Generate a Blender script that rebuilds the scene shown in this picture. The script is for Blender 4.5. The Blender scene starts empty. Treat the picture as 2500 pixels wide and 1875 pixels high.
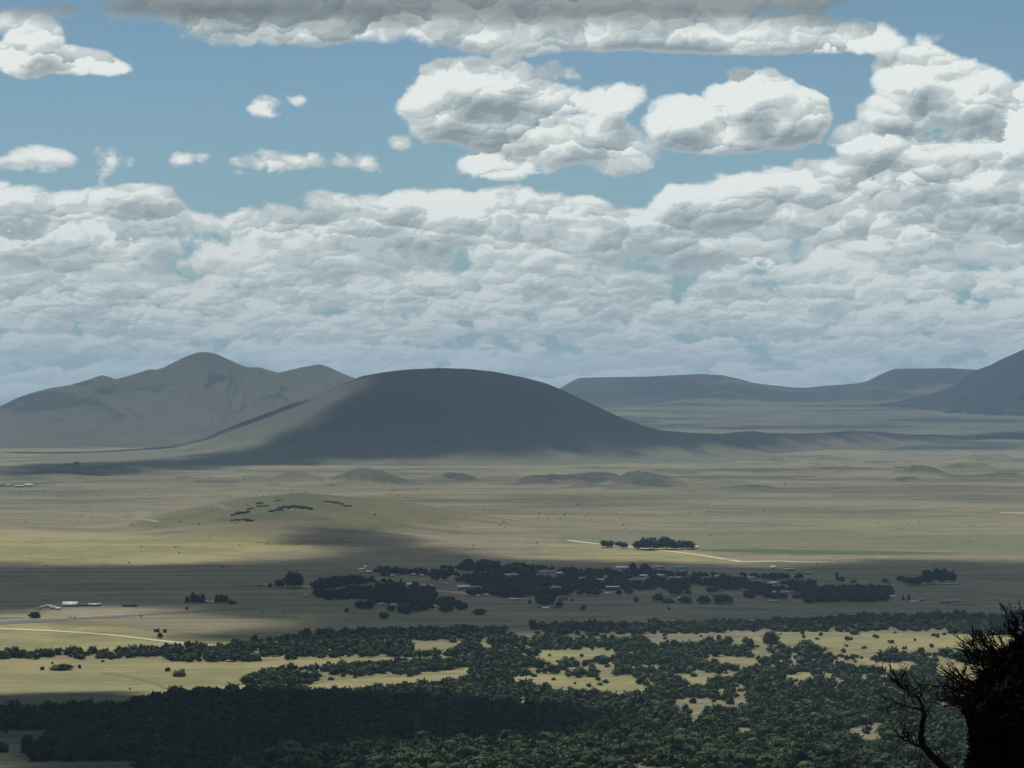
import bpy, math, random
import numpy as np
rad = math.radians
K = 2500/2212.0            # the layout below is written in a 2212-wide survey of the view
F = 5800.0                 # focal length in survey units
HOR = 950.0
CZ = 400.0                 # eye height above the plain
SUN_EL, SUN_AZ = 58.0, -18.0   # sun ahead of the viewer, a little to the left

# ------------------------------------------------------------------ camera
scene = bpy.context.scene
COL = scene.collection
cam_d = bpy.data.cameras.new('camera'); cam = bpy.data.objects.new('camera', cam_d); COL.objects.link(cam)
cam_d.sensor_width = 36.0; cam_d.lens = F/2500*36; cam_d.clip_start = 0.5; cam_d.clip_end = 200000
cam.location = (0, 0, CZ); cam.rotation_euler = (rad(90)+math.atan(12.5/F), 0, 0)
scene.camera = cam
scene.view_settings.view_transform = 'Standard'; scene.view_settings.look = 'None'
scene.view_settings.gamma = 1; scene.view_settings.exposure = 0.0
scene.cycles.volume_bounces = 1
scene.cycles.max_bounces = 6
scene.cycles.transparent_max_bounces = 12

# ------------------------------------------------------------------ node helper
class NT:
    def __init__(s, tree): s.t = tree; s.n = tree.nodes; s.l = tree.links
    def node(s, typ, props=None, **ins):
        n = s.n.new(typ)
        for k, v in (props or {}).items(): setattr(n, k, v)
        for k, v in ins.items():
            key = int(k[1:]) if k[0] == '_' and k[1:].isdigit() else k.replace('_', ' ')
            s.set(n.inputs[key], v)
        return n
    def set(s, sock, v):
        if isinstance(v, bpy.types.NodeSocket): s.l.new(v, sock)
        else: sock.default_value = v
    def m(s, op, a, b=0.0, c=0.0, clamp=False):
        n = s.n.new('ShaderNodeMath'); n.operation = op; n.use_clamp = clamp
        for i, v in enumerate((a, b, c)): s.set(n.inputs[i], v)
        return n.outputs[0]
    def v(s, op, a, b=(0, 0, 0), out=0):
        n = s.n.new('ShaderNodeVectorMath'); n.operation = op
        s.set(n.inputs[0], a); s.set(n.inputs[1], b)
        return n.outputs[out]
    def mix(s, f, a, b):
        n = s.n.new('ShaderNodeMix'); n.data_type = 'RGBA'
        s.set(n.inputs[0], f); s.set(n.inputs[6], a); s.set(n.inputs[7], b)
        return n.outputs[2]
    def ss(s, x, a, b):
        n = s.n.new('ShaderNodeMapRange'); n.interpolation_type = 'SMOOTHSTEP'
        s.set(n.inputs[0], x); s.set(n.inputs[1], a); s.set(n.inputs[2], b)
        return n.outputs[0]
    def xyz(s, x, y, z=0.0):
        n = s.n.new('ShaderNodeCombineXYZ')
        for i, v in enumerate((x, y, z)): s.set(n.inputs[i], v)
        return n.outputs[0]
    def noise(s, vec, scale, detail=4, rough=.55, dist=0.0, dims='3D'):
        n = s.node('ShaderNodeTexNoise', {'noise_dimensions': dims}, Vector=vec, Scale=scale, Detail=detail, Roughness=rough, Distortion=dist)
        return n.outputs[0]

# ------------------------------------------------------------------ world: Nishita sky with procedural cumulus
def billow_group():
    g = bpy.data.node_groups.new('cloud_billows', 'ShaderNodeTree')
    g.interface.new_socket('Q', in_out='INPUT', socket_type='NodeSocketVector')
    g.interface.new_socket('N', in_out='OUTPUT', socket_type='NodeSocketFloat')
    g.interface.new_socket('S', in_out='OUTPUT', socket_type='NodeSocketFloat')
    T = NT(g); gi = g.nodes.new('NodeGroupInput'); go = g.nodes.new('NodeGroupOutput')
    q = gi.outputs[0]
    warp = T.node('ShaderNodeTexNoise', {'noise_dimensions': '2D'}, Vector=q, Scale=7.0, Detail=4.0, Roughness=.6)
    wv = T.v('SUBTRACT', warp.outputs[1], (.5, .5, .5))
    n1 = T.noise(T.v('ADD', q, T.v('MULTIPLY', wv, (.10, .06, 0))), 4.2, 8, .60, 0.0, '2D')
    n2 = T.noise(T.v('ADD', T.v('ADD', q, T.v('MULTIPLY', wv, (.10, .06, 0))), (-.010, .026, 0)), 4.2, 8, .60, 0.0, '2D')
    f = T.m('MULTIPLY', T.m('SUBTRACT', n1, .5), 1.5)
    sh = T.m('MULTIPLY', T.m('SUBTRACT', n1, n2), 1.5)
    for sc, w, st, fa, sa, sm in ((2.9, .26, 1.6, .80, .66, .10), (7.5, .13, 1.2, .46, .46, .12), (19.0, .06, 1.1, .20, .24, .2)):
        qq = T.v('MULTIPLY', T.v('ADD', q, T.v('MULTIPLY', wv, (w, w*.8, 0))), (sc, sc*st, 0))
        vo = T.node('ShaderNodeTexVoronoi', {'feature': 'SMOOTH_F1', 'voronoi_dimensions': '2D'}, Vector=qq, Scale=1.0, Smoothness=sm)
        loc = T.v('SUBTRACT', qq, vo.outputs['Position'])
        dt = T.v('DOT_PRODUCT', loc, (-.35, .95, 0), out=1)
        f = T.m('MULTIPLY_ADD', T.m('SUBTRACT', .42, vo.outputs['Distance']), fa, f)
        sh = T.m('MULTIPLY_ADD', dt, sa, sh)
    T.l.new(f, go.inputs[0]); T.l.new(sh, go.inputs[1]); return g

def cloud_group():
    bil = billow_group()
    g = bpy.data.node_groups.new('cloud_field', 'ShaderNodeTree')
    g.interface.new_socket('P', in_out='INPUT', socket_type='NodeSocketVector')
    g.interface.new_socket('Field', in_out='OUTPUT', socket_type='NodeSocketFloat')
    g.interface.new_socket('Base', in_out='OUTPUT', socket_type='NodeSocketFloat')
    g.interface.new_socket('Mass', in_out='OUTPUT', socket_type='NodeSocketFloat')
    T = NT(g); gi = g.nodes.new('NodeGroupInput'); go = g.nodes.new('NodeGroupOutput')
    P = gi.outputs[0]
    sep = T.node('ShaderNodeSeparateXYZ', Vector=P); a, e = sep.outputs[0], sep.outputs[1]
    ec = T.m('MAXIMUM', e, 0.0)
    # puffs shrink and flatten towards the horizon: two neighbouring octaves are cross-faded
    L = T.m('LOGARITHM', T.m('DIVIDE', .82, T.m('ADD', ec, .30)), 2.0)
    L = T.m('MAXIMUM', L, 0.0)
    i = T.m('FLOOR', L); fr = T.ss(T.m('SUBTRACT', L, i), .35, .65)
    yy = T.m('MULTIPLY_ADD', T.m('LOGARITHM', T.m('ADD', ec, .1), math.e), .24, ec)
    Q = T.xyz(a, yy)
    def bn(k):
        n = T.n.new('ShaderNodeGroup'); n.node_tree = bil
        sc = T.m('POWER', 2.0, T.m('ADD', i, k))
        T.l.new(T.v('ADD', T.v('MULTIPLY', Q, T.xyz(sc, sc, 1.0)), T.xyz(T.m('MULTIPLY', sc, 7.31), T.m('MULTIPLY', sc, 3.17))), n.inputs[0]); return n.outputs[0], n.outputs[1]
    na, nb = bn(0.0), bn(1.0)
    bil_v = T.m('MULTIPLY_ADD', T.m('SUBTRACT', nb[0], na[0]), fr, na[0])
    bil_s = T.m('MULTIPLY_ADD', T.m('SUBTRACT', nb[1], na[1]), fr, na[1])
    # hand-placed cumulus groups (survey units: cx, cy, rx, ry, strength)
    E = [(88,106,66,66,1.35),(70,142,84,40,1.35),(160,145,105,34,1.25),(232,155,62,24,1.0),
         (565,236,52,22,.55),(655,220,30,18,.42),(790,352,60,34,.62),(120,350,86,36,.6),(248,345,62,36,.6),(392,350,36,22,.42),(590,356,100,24,.5),(860,312,44,28,.62),(448,347,28,18,.4),(730,435,60,22,.38),
         (1010,192,110,62,1.4),(960,240,110,70,1.45),(1085,186,85,56,1.35),(1060,275,200,70,1.4),(1230,300,170,62,1.35),(1320,215,85,55,1.0),(1190,215,150,46,1.0),(1070,355,140,40,1.2),(1320,330,100,50,.9),
         (1610,225,115,82,1.6),(1480,260,105,62,1.5),(1690,265,95,78,1.6),(1570,295,170,52,1.6),(1230,165,70,36,.6),
         (1960,185,105,72,1.5),(1930,250,90,60,1.4),(2080,225,140,72,1.5),(2220,250,120,80,1.5),(1890,315,100,54,1.4),(1990,370,140,66,1.3),(2180,330,170,66,1.3),
         (700,58,310,58,1.4),(520,20,330,50,1.4),(950,48,340,54,1.35),(1300,66,430,62,1.4),(1600,85,330,50,1.4),(1820,90,170,44,1.0),(1050,-14,1000,66,1.6),(400,-30,420,60,1.6),(1880,-15,120,56,1.1),(25,62,70,34,.5),(170,36,60,24,.45)]
    acc = None
    for cx, cy, rx, ry, st in E:
        if st > .9: st *= 1.3
        c = ((cx*K-1250)/1000, (HOR-cy*K)/1000, 0)
        d = T.v('LENGTH', T.v('MULTIPLY', T.v('SUBTRACT', P, c), (1000/(rx*K), 1000/(ry*K), 0)), out=1)
        val = T.m('MULTIPLY_ADD', d, -st, st)
        if acc is None: acc = val
        else: acc = T.m('SMOOTH_MAX', acc, val, .12)
    acc = T.m('MAXIMUM', acc, -1.0)
    # the deck that fills the lower sky
    edge = [(-400,400),(0,415),(150,412),(250,400),(330,388),(400,425),(470,452),(560,452),(700,462),(780,458),(850,425),(960,410),(1100,398),(1290,420),(1350,445),(1400,440),(1450,390),(1560,372),(1700,350),(1850,340),(2000,350),(2600,330)]
    rmp = T.node('ShaderNodeFloatCurve')
    cv = rmp.mapping.curves[0]
    pts = [((x+400)/3000.0, 1-y/600.0) for x, y in edge]
    cv.points[0].location = pts[0]; cv.points[1].location = pts[-1]
    for p in pts[1:-1]: cv.points.new(*p)
    rmp.mapping.update()
    xn = T.m('DIVIDE', T.m('ADD', T.m('DIVIDE', T.m('MULTIPLY_ADD', a, 1000.0, 1250.0), K), 400.0), 3000.0, clamp=True)
    T.set(rmp.inputs['Value'], xn)
    ev = T.m('SUBTRACT', HOR/1000, T.m('MULTIPLY', T.m('SUBTRACT', 1.0, rmp.outputs[0]), .6*K))   # edge in e
    deck = T.m('MULTIPLY', T.m('SUBTRACT', ev, e), 17.0)
    deck = T.m('MINIMUM', deck, T.m('MULTIPLY_ADD', T.ss(e, .30, .42), .24, .42))
    base = T.m('SMOOTH_MAX', acc, deck, .08)
    f = T.m('ADD', bil_v, base)
    T.l.new(f, go.inputs[0]); T.l.new(bil_s, go.inputs[1]); T.l.new(base, go.inputs[2])
    return g

def build_world():
    w = bpy.data.worlds.new('World'); scene.world = w; w.use_nodes = True
    w.node_tree.nodes.clear(); T = NT(w.node_tree)
    g = cloud_group()
    d = T.node('ShaderNodeTexCoord').outputs['Generated']
    s = T.node('ShaderNodeSeparateXYZ', Vector=d)
    az = T.m('MULTIPLY', T.m('ARCTAN2', s.outputs[0], s.outputs[1]), F/1000)
    el = T.m('MULTIPLY', T.m('ARCSINE', s.outputs[2]), F/1000)
    P = T.xyz(az, el)
    ec = T.m('MAXIMUM', el, 0.0)
    k = T.m('ADD', ec, .12)
    def field(dx, dy):
        n = T.n.new('ShaderNodeGroup'); n.node_tree = g
        off = T.xyz(T.m('MULTIPLY', k, dx), T.m('MULTIPLY', k, dy))
        T.l.new(T.v('ADD', P, off), n.inputs[0]); return n.outputs[0], n.outputs[1], n.outputs[2]
    f0, b0, m0 = field(0, 0); _, _, m1 = field(-.03, .075)
    cover = T.ss(f0, -.05, T.m('MULTIPLY_ADD', T.ss(el, .80, .88), .30, .24))
    # light falls from above: bright tops, grey undersides
    l = T.m('ADD', b0, .66)
    l = T.m('MULTIPLY_ADD', T.m('SUBTRACT', m0, m1), .38, l)
    l = T.m('SUBTRACT', l, T.m('MULTIPLY', T.ss(f0, .4, 1.6), .12))
    db = T.v('LENGTH', T.v('MULTIPLY', T.v('SUBTRACT', P, ((1430*K-1250)/1000, (HOR-62*K)/1000, 0)), (1000/(430*K), 1000/(48*K), 0)), out=1)
    l = T.m('MULTIPLY_ADD', T.ss(db, 1.1, .3), .30, l)
    # broad shaded tracts and long flat undersides in the far deck
    dk = T.ss(el, .62, .42)
    lowf = T.noise(T.v('MULTIPLY', P, (2.2, 5.5, 1)), 1.0, 3, .5, .4, '2D')
    flat = T.noise(T.v('MULTIPLY', P, (3.6, 21.0, 1)), 1.0, 4, .55, .5, '2D')
    l = T.m('MULTIPLY_ADD', T.m('SUBTRACT', lowf, .53), .85, l)
    l = T.m('MULTIPLY_ADD', T.m('MULTIPLY', T.m('SUBTRACT', flat, .47), dk), .75, l)
    l = T.m('MAXIMUM', T.m('MINIMUM', l, 1.0), 0.0)
    body = T.m('MULTIPLY_ADD', T.ss(f0, .0, .6), .55, .35)
    l = T.m('MULTIPLY_ADD', T.m('SUBTRACT', l, .62), body, .62)
    ramp = T.node('ShaderNodeValToRGB', Fac=l)
    cr = ramp.color_ramp; cr.interpolation = 'EASE'
    cr.elements[0].position = .02; cr.elements[0].color = (.25, .305, .335, 1)
    cr.elements[1].position = .92; cr.elements[1].color = (.82, .86, .83, 1)
    for p, c in ((.34, (.375, .44, .455, 1)), (.60, (.55, .61, .61, 1))):
        x = cr.elements.new(p); x.color = c
    sky = T.node('ShaderNodeTexSky', {'sky_type': 'NISHITA', 'sun_disc': False, 'sun_elevation': rad(SUN_EL), 'sun_rotation': rad(SUN_AZ), 'altitude': 2400.0, 'air_density': 1.0, 'dust_density': .6, 'ozone_density': 1.0})
    skyc = T.v('MULTIPLY', sky.outputs[0], (.054, .063, .059))
    ah = T.ss(el, .55, -.02)                         # aerial haze over the far deck
    cc = T.mix(T.m('MULTIPLY', ah, .70), ramp.outputs[0], (.40, .485, .50, 1))
    skyc = T.mix(T.m('MULTIPLY', T.ss(el, .75, .1), .75), skyc, (.20, .33, .39, 1))
    # top of frame: undersides of the nearest clouds are darker
    low = T.ss(el, .855, .918)
    cc = T.mix(T.m('MULTIPLY', low, .78), cc, (.14, .175, .185, 1))
    # cumulus fill only a part of the rest of the dome
    fade = T.ss(s.outputs[2], .60, .2)
    up = T.ss(s.outputs[2], -.02, .0)
    cover = T.m('MULTIPLY', T.m('MULTIPLY', cover, fade), up)
    fin = T.mix(cover, skyc, cc)
    fin = T.mix(T.ss(s.outputs[2], 0.0, -.01), fin, (.20, .24, .24, 1))
    bg = T.node('ShaderNodeBackground', Color=fin, Strength=1.0)
    out = T.node('ShaderNodeOutputWorld', Surface=bg.outputs[0])
build_world()
w = scene.world
try: w.cycles.sampling_method = 'MANUAL'; w.cycles.sample_map_resolution = 512
except Exception: pass

# ------------------------------------------------------------------ sun
sd = bpy.data.lights.new('sun', 'SUN'); sd.energy = 4.0; sd.angle = rad(.6); sd.color = (1, .955, .87)
so = bpy.data.objects.new('sun', sd); COL.objects.link(so)
so.rotation_euler = (rad(90-SUN_EL), 0, rad(180-SUN_AZ)); so.location = (0, 0, 5000)
SD = np.array([math.sin(rad(SUN_AZ))*math.cos(rad(SUN_EL)), math.cos(rad(SUN_AZ))*math.cos(rad(SUN_EL)), math.sin(rad(SUN_EL))])
from mathutils import Vector as _V
so.rotation_euler = _V(SD).to_track_quat('Z', 'Y').to_euler()

# ------------------------------------------------------------------ numeric noise
def _hash(ix, iy, seed):
    h = (ix.astype(np.int64)*374761393 + iy.astype(np.int64)*668265263 + seed*1442695041) & 0xffffffff
    h = ((h ^ (h >> 13))*1274126177) & 0xffffffff
    return ((h ^ (h >> 16)) & 0xffff)/65535.0
def vnoise(x, y, seed=0):
    x = np.asarray(x, float); y = np.asarray(y, float)
    ix = np.floor(x); iy = np.floor(y); fx = x-ix; fy = y-iy
    fx = fx*fx*fx*(fx*(fx*6-15)+10); fy = fy*fy*fy*(fy*(fy*6-15)+10)
    a = _hash(ix, iy, seed); b = _hash(ix+1, iy, seed); c = _hash(ix, iy+1, seed); d = _hash(ix+1, iy+1, seed)
    return (a*(1-fx)+b*fx)*(1-fy) + (c*(1-fx)+d*fx)*fy - .5
def fbm(x, y, seed=0, oct=4, rough=.5):
    s = 0; a = 1; t = 0
    for i in range(oct):
        s = s + a*vnoise(np.asarray(x)*2**i+i*17.3, np.asarray(y)*2**i-i*9.1, seed+i); t += a; a *= rough
    return s/t*2
def sstep(x, a, b):
    t = np.clip((x-a)/(b-a), 0, 1); return t*t*(3-2*t)
def lut(x, pts):
    p = np.array(pts, float); return np.interp(x, p[:, 0], p[:, 1])
def smooth_lut(x, pts):                       # softened interpolation of an outline
    p = np.array(pts, float); xs = np.linspace(p[0, 0], p[-1, 0], 900); ys = np.interp(xs, p[:, 0], p[:, 1])
    k = np.exp(-np.linspace(-2, 2, 13)**2); k /= k.sum()
    ys = np.convolve(np.pad(ys, 6, mode='edge'), k, 'valid')
    return np.interp(x, xs, ys)
def in_poly(px, py, poly):
    inside = np.zeros(np.shape(px), bool); n = len(poly)
    for i in range(n):
        x0, y0 = poly[i]; x1, y1 = poly[(i+1) % n]
        if y0 == y1: continue
        c = ((y0 > py) != (y1 > py)) & (px < (x1-x0)*(py-y0)/(y1-y0)+x0)
        inside ^= c
    return inside
def poly_dist(px, py, poly):                  # signed distance, positive inside
    d = np.full(np.shape(px), 1e9); n = len(poly)
    for i in range(n):
        x0, y0 = poly[i]; x1, y1 = poly[(i+1) % n]
        dx, dy = x1-x0, y1-y0; L = dx*dx+dy*dy+1e-9
        t = np.clip(((px-x0)*dx+(py-y0)*dy)/L, 0, 1)
        d = np.minimum(d, np.hypot(px-x0-t*dx, py-y0-t*dy))
    return np.where(in_poly(px, py, poly), d, -d)

# ------------------------------------------------------------------ terrain heights
def su(x): return x*K            # survey x -> u
def base_h(x, y):
    r = np.hypot(x, y)
    near = lut(r, [(0, 398.2), (8, 397.2), (25, 391.2), (60, 378), (150, 345), (400, 270), (900, 205), (1500, 161)])
    t = np.clip((3600-r)/2100, 0, 1)
    z = np.where(r < 1500, near, 161*t**1.5)
    w = sstep(r, 1500, 2600)
    z = z + w*(fbm(x/520, y/520, 3, 3)*2.2)
    w2 = sstep(r, 6500, 9500)
    z = z + w2*(fbm(x/1300, y/900, 9, 4)*11 + fbm(x/420, y/300, 12, 3)*3.5)
    z = z - 1.5*sstep(r, 4200, 4600)*(1-sstep(r, 5600, 6200))
    return z
def wpos(u, v, D): return (u-1250)/F*D, D, CZ-(v-HOR)/F*D
# small hill in the middle of the plain
def hill_h(x, y):
    cx, cy = (735-1250)/F*6950, 6950
    dx = x-cx; dy = y-cy
    ang = np.arctan2(dy, dx)
    R = np.where(dx < 0, 610, 640) + 40*np.sin(3*ang+1)
    r = np.sqrt((dx)**2+(dy*.80)**2)/R
    p = np.clip(1-r, 0, 1)
    s = p**1.35*(1.65-.65*p)
    top = 103*s
    top = np.where(top > 70, 70+(top-70)*.72, top)
    n = fbm(x/160, y/160, 21, 4)*7*sstep(s, .03, .5)
    led = sstep(s, .55, .62)*3.0
    tail = 11*np.exp(-((x-cx-620)/420)**2-((y-cy+60)/380)**2) + 8*np.exp(-((x-cx+700)/330)**2-((y-cy+250)/300)**2)
    return top+n+led+tail
MOUNDS = [ # cx, cy(top), base y, half width (survey units), dark cover
    (630,1021,1037,62,.5),(785,1024,1052,105,1),(595,1047,1053,26,.7),(575,1030,1036,18,.5),(980,1026,1040,58,.9),(940,1038,1048,30,.8),(1170,1032,1048,62,.9),(1290,1029,1046,95,.8),(1400,1027,1052,80,1),
    (1270,1052,1060,55,.6),(1660,995,1002,45,.8),(1790,988,998,60,.6),(1900,998,1003,38,.7),(1760,1003,1007,32,.6),(1990,1008,1030,75,1),(1960,1030,1040,40,.9),(2140,985,1000,90,.5),(2160,1018,1028,70,.7),(1820,1020,1025,30,.7),
    (2080,1000,1012,60,.5),(330,1012,1020,50,.8),(165,1006,1013,40,.6),(430,1020,1026,24,.6),(390,1034,1039,30,.5),(470,1041,1045,15,.6),(1530,1040,1048,50,.4),(1620,1052,1060,60,.3),(1480,1062,1068,50,.3),(60,1030,1040,120,.4),(240,1008,1022,90,.7),(120,1018,1028,60,.5)]
def mound_fields(x, y):
    x = np.asarray(x, float); y = np.asarray(y, float)
    h = np.zeros(np.shape(x)); c = np.zeros(np.shape(x))
    for cx, ct, cb, hw, dk in MOUNDS:
        D = 2.32e6/(cb*K-HOR)*1.0; D += 150
        X = (cx*K-1250)/F*D; H = max(3.0, (cb-ct)*K*D/F*1.05); W = hw*K*D/F
        dy = W*.9
        q = (np.abs(x-X) < W*2.2) & (y > D-dy*1.6) & (y < D+dy*3.2)
        if not np.any(q): continue
        xq = x[q]; yq = y[q]
        wx = xq+fbm(xq/220, yq/260, int(cx) % 97, 3)*W*.5; wy = yq+fbm(xq/240, yq/240, int(cx) % 89+5, 3)*dy*.5
        g = np.exp(-np.abs((wx-X)/W/.78)**2.4-np.abs((wy-D-dy*.6)/dy)**2)
        h[q] += H*g*(1+.35*fbm(xq/90, yq/120, 33, 3)); c[q] = np.maximum(c[q], dk*sstep(g+fbm(xq/120, yq/170, 31, 4)*.9, .18, .55))
    return h, c
def ground_h(x, y):
    return base_h(x, y)+hill_h(x, y)+mound_fields(x, y)[0]
# the big smooth dome
DC = ((1075-1250)/F*14300, 14300.0)
def dome_h(x, y):
    D = 14300.0; cx, cy = DC
    sil = [(380,958),(450,943),(520,915),(600,885),(680,855),(740,830),(780,813),(830,804),(880,798),(951,795),(1010,797),(1070,803),(1130,815),(1180,828),(1220,845),(1280,875),(1340,903),(1400,925),(1440,933),(1500,943),(1560,953),(1640,968),(1700,980)]
    def prof(side):
        pts = []
        for sx, sy in sil:
            X = (sx*K-1250)/F*D-cx
            if (X >= 0) == (side > 0) or abs(X) < 60: pts.append((abs(X), CZ-(sy*K-HOR)*D/F))
        pts.sort(); pts[0] = (0, pts[0][1])
        if side > 0: pts.append((2100, -25))
        else: pts += [(2150, 32), (2600, 14), (3400, -25)]
        return pts
    dx = x-cx; dy = (y-cy)*1.06; r = np.hypot(dx, dy)
    L = smooth_lut(r, prof(-1)); R = smooth_lut(r, prof(1))
    w = sstep(dx/(r+1), -.75, .75)
    z = L*(1-w)+R*w
    a = np.arctan2(dy, dx)
    gul = fbm(a*9, r/1500, 44, 3)*sstep(r, 350, 1100)*(1-sstep(r, 1500, 2300))*11
    return z-18+18*sstep(z, 60, 160)+gul+fbm(x/240, y/240, 41, 3)*2.5
# low dark ridge running right from the dome
def ridge_h(x, y):
    r = np.hypot(x, y); u = 1250+F*x/np.maximum(y, 1)
    cr = lut(u, [(1300, 14700), (1627, 15200), (2000, 16200), (2600, 18400), (3000, 20000)])
    sil = [(1200,975),(1340,945),(1400,933),(1440,931),(1500,936),(1560,938),(1600,933),(1625,931),(1660,936),(1740,937),(1790,934),(1850,931),(1890,932),(1960,938),(2050,940),(2130,945),(2212,952),(2400,965),(2700,990)]
    zc = CZ-(smooth_lut(u, [(a*K, b*K) for a, b in sil])-HOR)*cr/F
    t = (y-cr)/np.where(y < cr, 1250.0-.2*(cr-15000)*.5, 1100.0)
    p = np.clip(1-t*t, 0, 1)**1.3
    return (zc+22)*p-22+fbm(x/260, y/260, 51, 3)*4*p
# distant range on the left
def range_h(x, y):
    u = 1250+F*x/np.maximum(y, 1)
    sil = [(-500,1010),(-250,945),(-120,905),(0,878),(40,858),(70,848),(110,837),(150,832),(190,820),(222,809),(250,819),(290,808),(320,798),(345,797),(370,785),(400,770),(425,761),(445,759),(470,765),(500,779),(530,792),(560,793),(580,799),(600,805),(650,793),(690,786),(710,792),(740,806),(780,822),(850,850),(950,890),(1060,930),(1300,1000)]
    cr = 19400+500*np.sin(u/260.0)+260*np.sin(u/97.0+1)
    zc = CZ-(smooth_lut(u, [(a*K, b*K) for a, b in sil])-HOR)*cr/F
    foot = 16000.0
    t = np.clip((y-foot)/(cr-foot), 0, 1); b = np.clip((y-cr)/2600, 0, 1)
    p = .26*t+.74*t**2.4
    p = np.where(y > cr, (1-b)**1.5, p)
    g = fbm(u/95.0+fbm(x/900, y/900, 63, 2)*.9, y/4200.0, 61, 4)
    g = 1-np.abs(g)*2
    z = (zc+10)*p-10
    amp = 52*sstep(t, .12, .7)*(1-sstep(t, .8, 1.0))*np.clip(zc/500, 0, 1)
    return z+(g-.6)*amp*np.where(y > cr, 0, 1)+fbm(x/380, y/380, 66, 4)*14*sstep(t, .1, .5)*(1-sstep(t, .92, 1.0))
# far mesas on the right with the plain rising to them
def mesa_h(x, y):
    u = 1250+F*x/np.maximum(y, 1)
    sil = [(900,905),(1150,868),(1205,841),(1225,830),(1250,817),(1300,815.5),(1400,813.5),(1470,810),(1520,808),(1560,811),(1600,820),(1625,827),(1700,836),(1740,838),(1775,834),(1850,829),(1875,823),(1900,810),(1930,797),(1990,795.5),(2050,795.5),(2120,799),(2200,815),(2300,835),(2600,850)]
    cr = 26500.0
    s2 = smooth_lut(u, [(a*K, b*K) for a, b in sil])
    zc = CZ-(s2-HOR)*cr/F
    t = np.clip((y-15200)/(25200-15200), 0, 1)
    apron = lut(t, [(0, -30), (.12, 20), (.5, 120), (.8, 220), (1, 300)])
    lobe = fbm(u/130.0, y/2500.0, 71, 3)*500
    c = sstep(y+lobe, 24600, 26300)
    cap = np.maximum(zc-apron, 0)
    z = apron+cap*(.45*sstep(y+lobe, 23800, 25600)+.55*c)
    z = np.minimum(z, np.maximum(zc, -50)) 
    z = np.where(y > cr, zc-(y-cr)*.25, z)
    z = z+fbm(x/900, y/700, 73, 4)*22*sstep(t, .1, .4)*(1-sstep(y, 25400, 26400))
    return z
def peak_h(x, y):
    u = 1250+F*x/np.maximum(y, 1)
    sil = [(1700,905),(1850,880),(1940,866),(1990,856),(2030,846),(2060,832),(2085,815),(2115,797),(2140,788),(2160,777),(2190,764),(2212,754),(2260,730),(2350,700),(2450,690),(2600,720),(2900,800)]
    cr = 23500.0
    zc = CZ-(smooth_lut(u, [(a*K, b*K) for a, b in sil])-HOR)*cr/F
    t = np.clip((y-19800)/(cr-19800), 0, 1)
    p = .2*t+.8*t**1.8
    z = (zc+20)*p-20
    g = 1-np.abs(fbm(u/70.0+fbm(x/700, y/700, 83, 2), y/3500.0, 81, 4))*2
    z = z+(g-.6)*70*sstep(t, .15, .6)*(1-sstep(t, .8, 1))*np.clip(zc/500, 0, 1)
    return np.where(y > cr, zc-(y-cr)*.35, z)
def all_h(x, y):
    z = ground_h(x, y)
    z = np.where(y > 10500, np.maximum(z, dome_h(x, y)), z)
    z = np.where((y > 13500) & (x > 300), np.maximum(z, ridge_h(x, y)), z)
    return z
def pick(u, v, hf=all_h, d0=1200.0, d1=24000.0):
    """ground point seen at survey position (u, v) of the 2500-wide frame"""
    D = d0*(d1/d0)**np.linspace(0, 1, 2600)
    x = (u-1250)/F*D; z = CZ-(v-HOR)/F*D
    h = hf(x, D); k = np.argmax(z < h)
    if k == 0: k = len(D)-1
    f = (z[k-1]-h[k-1])/((z[k-1]-h[k-1])-(z[k]-h[k])+1e-9)
    d = D[k-1]+(D[k]-D[k-1])*f
    return (u-1250)/F*d, d, float(hf(np.array([(u-1250)/F*d]), np.array([d]))[0])
def S(x, y): return pick(x*K, y*K)
def proj(x, y, z):
    return (1250+F*x/y)/K, (HOR+(CZ-z)*F/y)/K

# ------------------------------------------------------------------ mesh helpers
def mesh_np(name, verts, quads=None, tris=None, mat=None, smooth=True):
    me = bpy.data.meshes.new(name)
    verts = np.asarray(verts, np.float32)
    me.vertices.add(len(verts)); me.vertices.foreach_set('co', verts.ravel())
    idx = []; st = []; n = 0
    if quads is not None and len(quads):
        q = np.asarray(quads, np.int32); idx.append(q.ravel()); st.append(np.arange(len(q))*4); n += len(q)*4
    if tris is not None and len(tris):
        t = np.asarray(tris, np.int32); idx.append(t.ravel()); st.append(n+np.arange(len(t))*3); n += len(t)*3
    idx = np.concatenate(idx); st = np.concatenate(st)
    me.loops.add(len(idx)); me.loops.foreach_set('vertex_index', idx.astype(np.int32))
    me.polygons.add(len(st)); me.polygons.foreach_set('loop_start', st.astype(np.int32))
    me.update(calc_edges=True); me.validate()
    if smooth: me.polygons.foreach_set('use_smooth', np.ones(len(me.polygons), bool))
    if mat: me.materials.append(mat)
    return me
def attr(me, name, vals):
    a = me.attributes.new(name, 'FLOAT', 'POINT'); a.data.foreach_set('value', np.asarray(vals, np.float32).ravel())
def link(name, me, parent=None):
    o = bpy.data.objects.new(name, me); COL.objects.link(o)
    if parent: o.parent = parent
    return o
def struct(o, label, cat):
    o['kind'] = 'structure'; o['label'] = label; o['category'] = cat; return o
def tag(o, label, cat, group=None, kind=None):
    o['label'] = label; o['category'] = cat
    if group: o['group'] = group
    if kind: o['kind'] = kind
    return o
def gridquads(nr, nc):
    i = np.arange(nr-1)[:, None]*nc+np.arange(nc-1)[None, :]
    return np.stack([i, i+1, i+1+nc, i+nc], -1).reshape(-1, 4)
def grid_mesh(name, X, Y, Z, mat):
    return mesh_np(name, np.stack([X, Y, Z], -1).reshape(-1, 3), gridquads(*X.shape), mat=mat)

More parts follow.
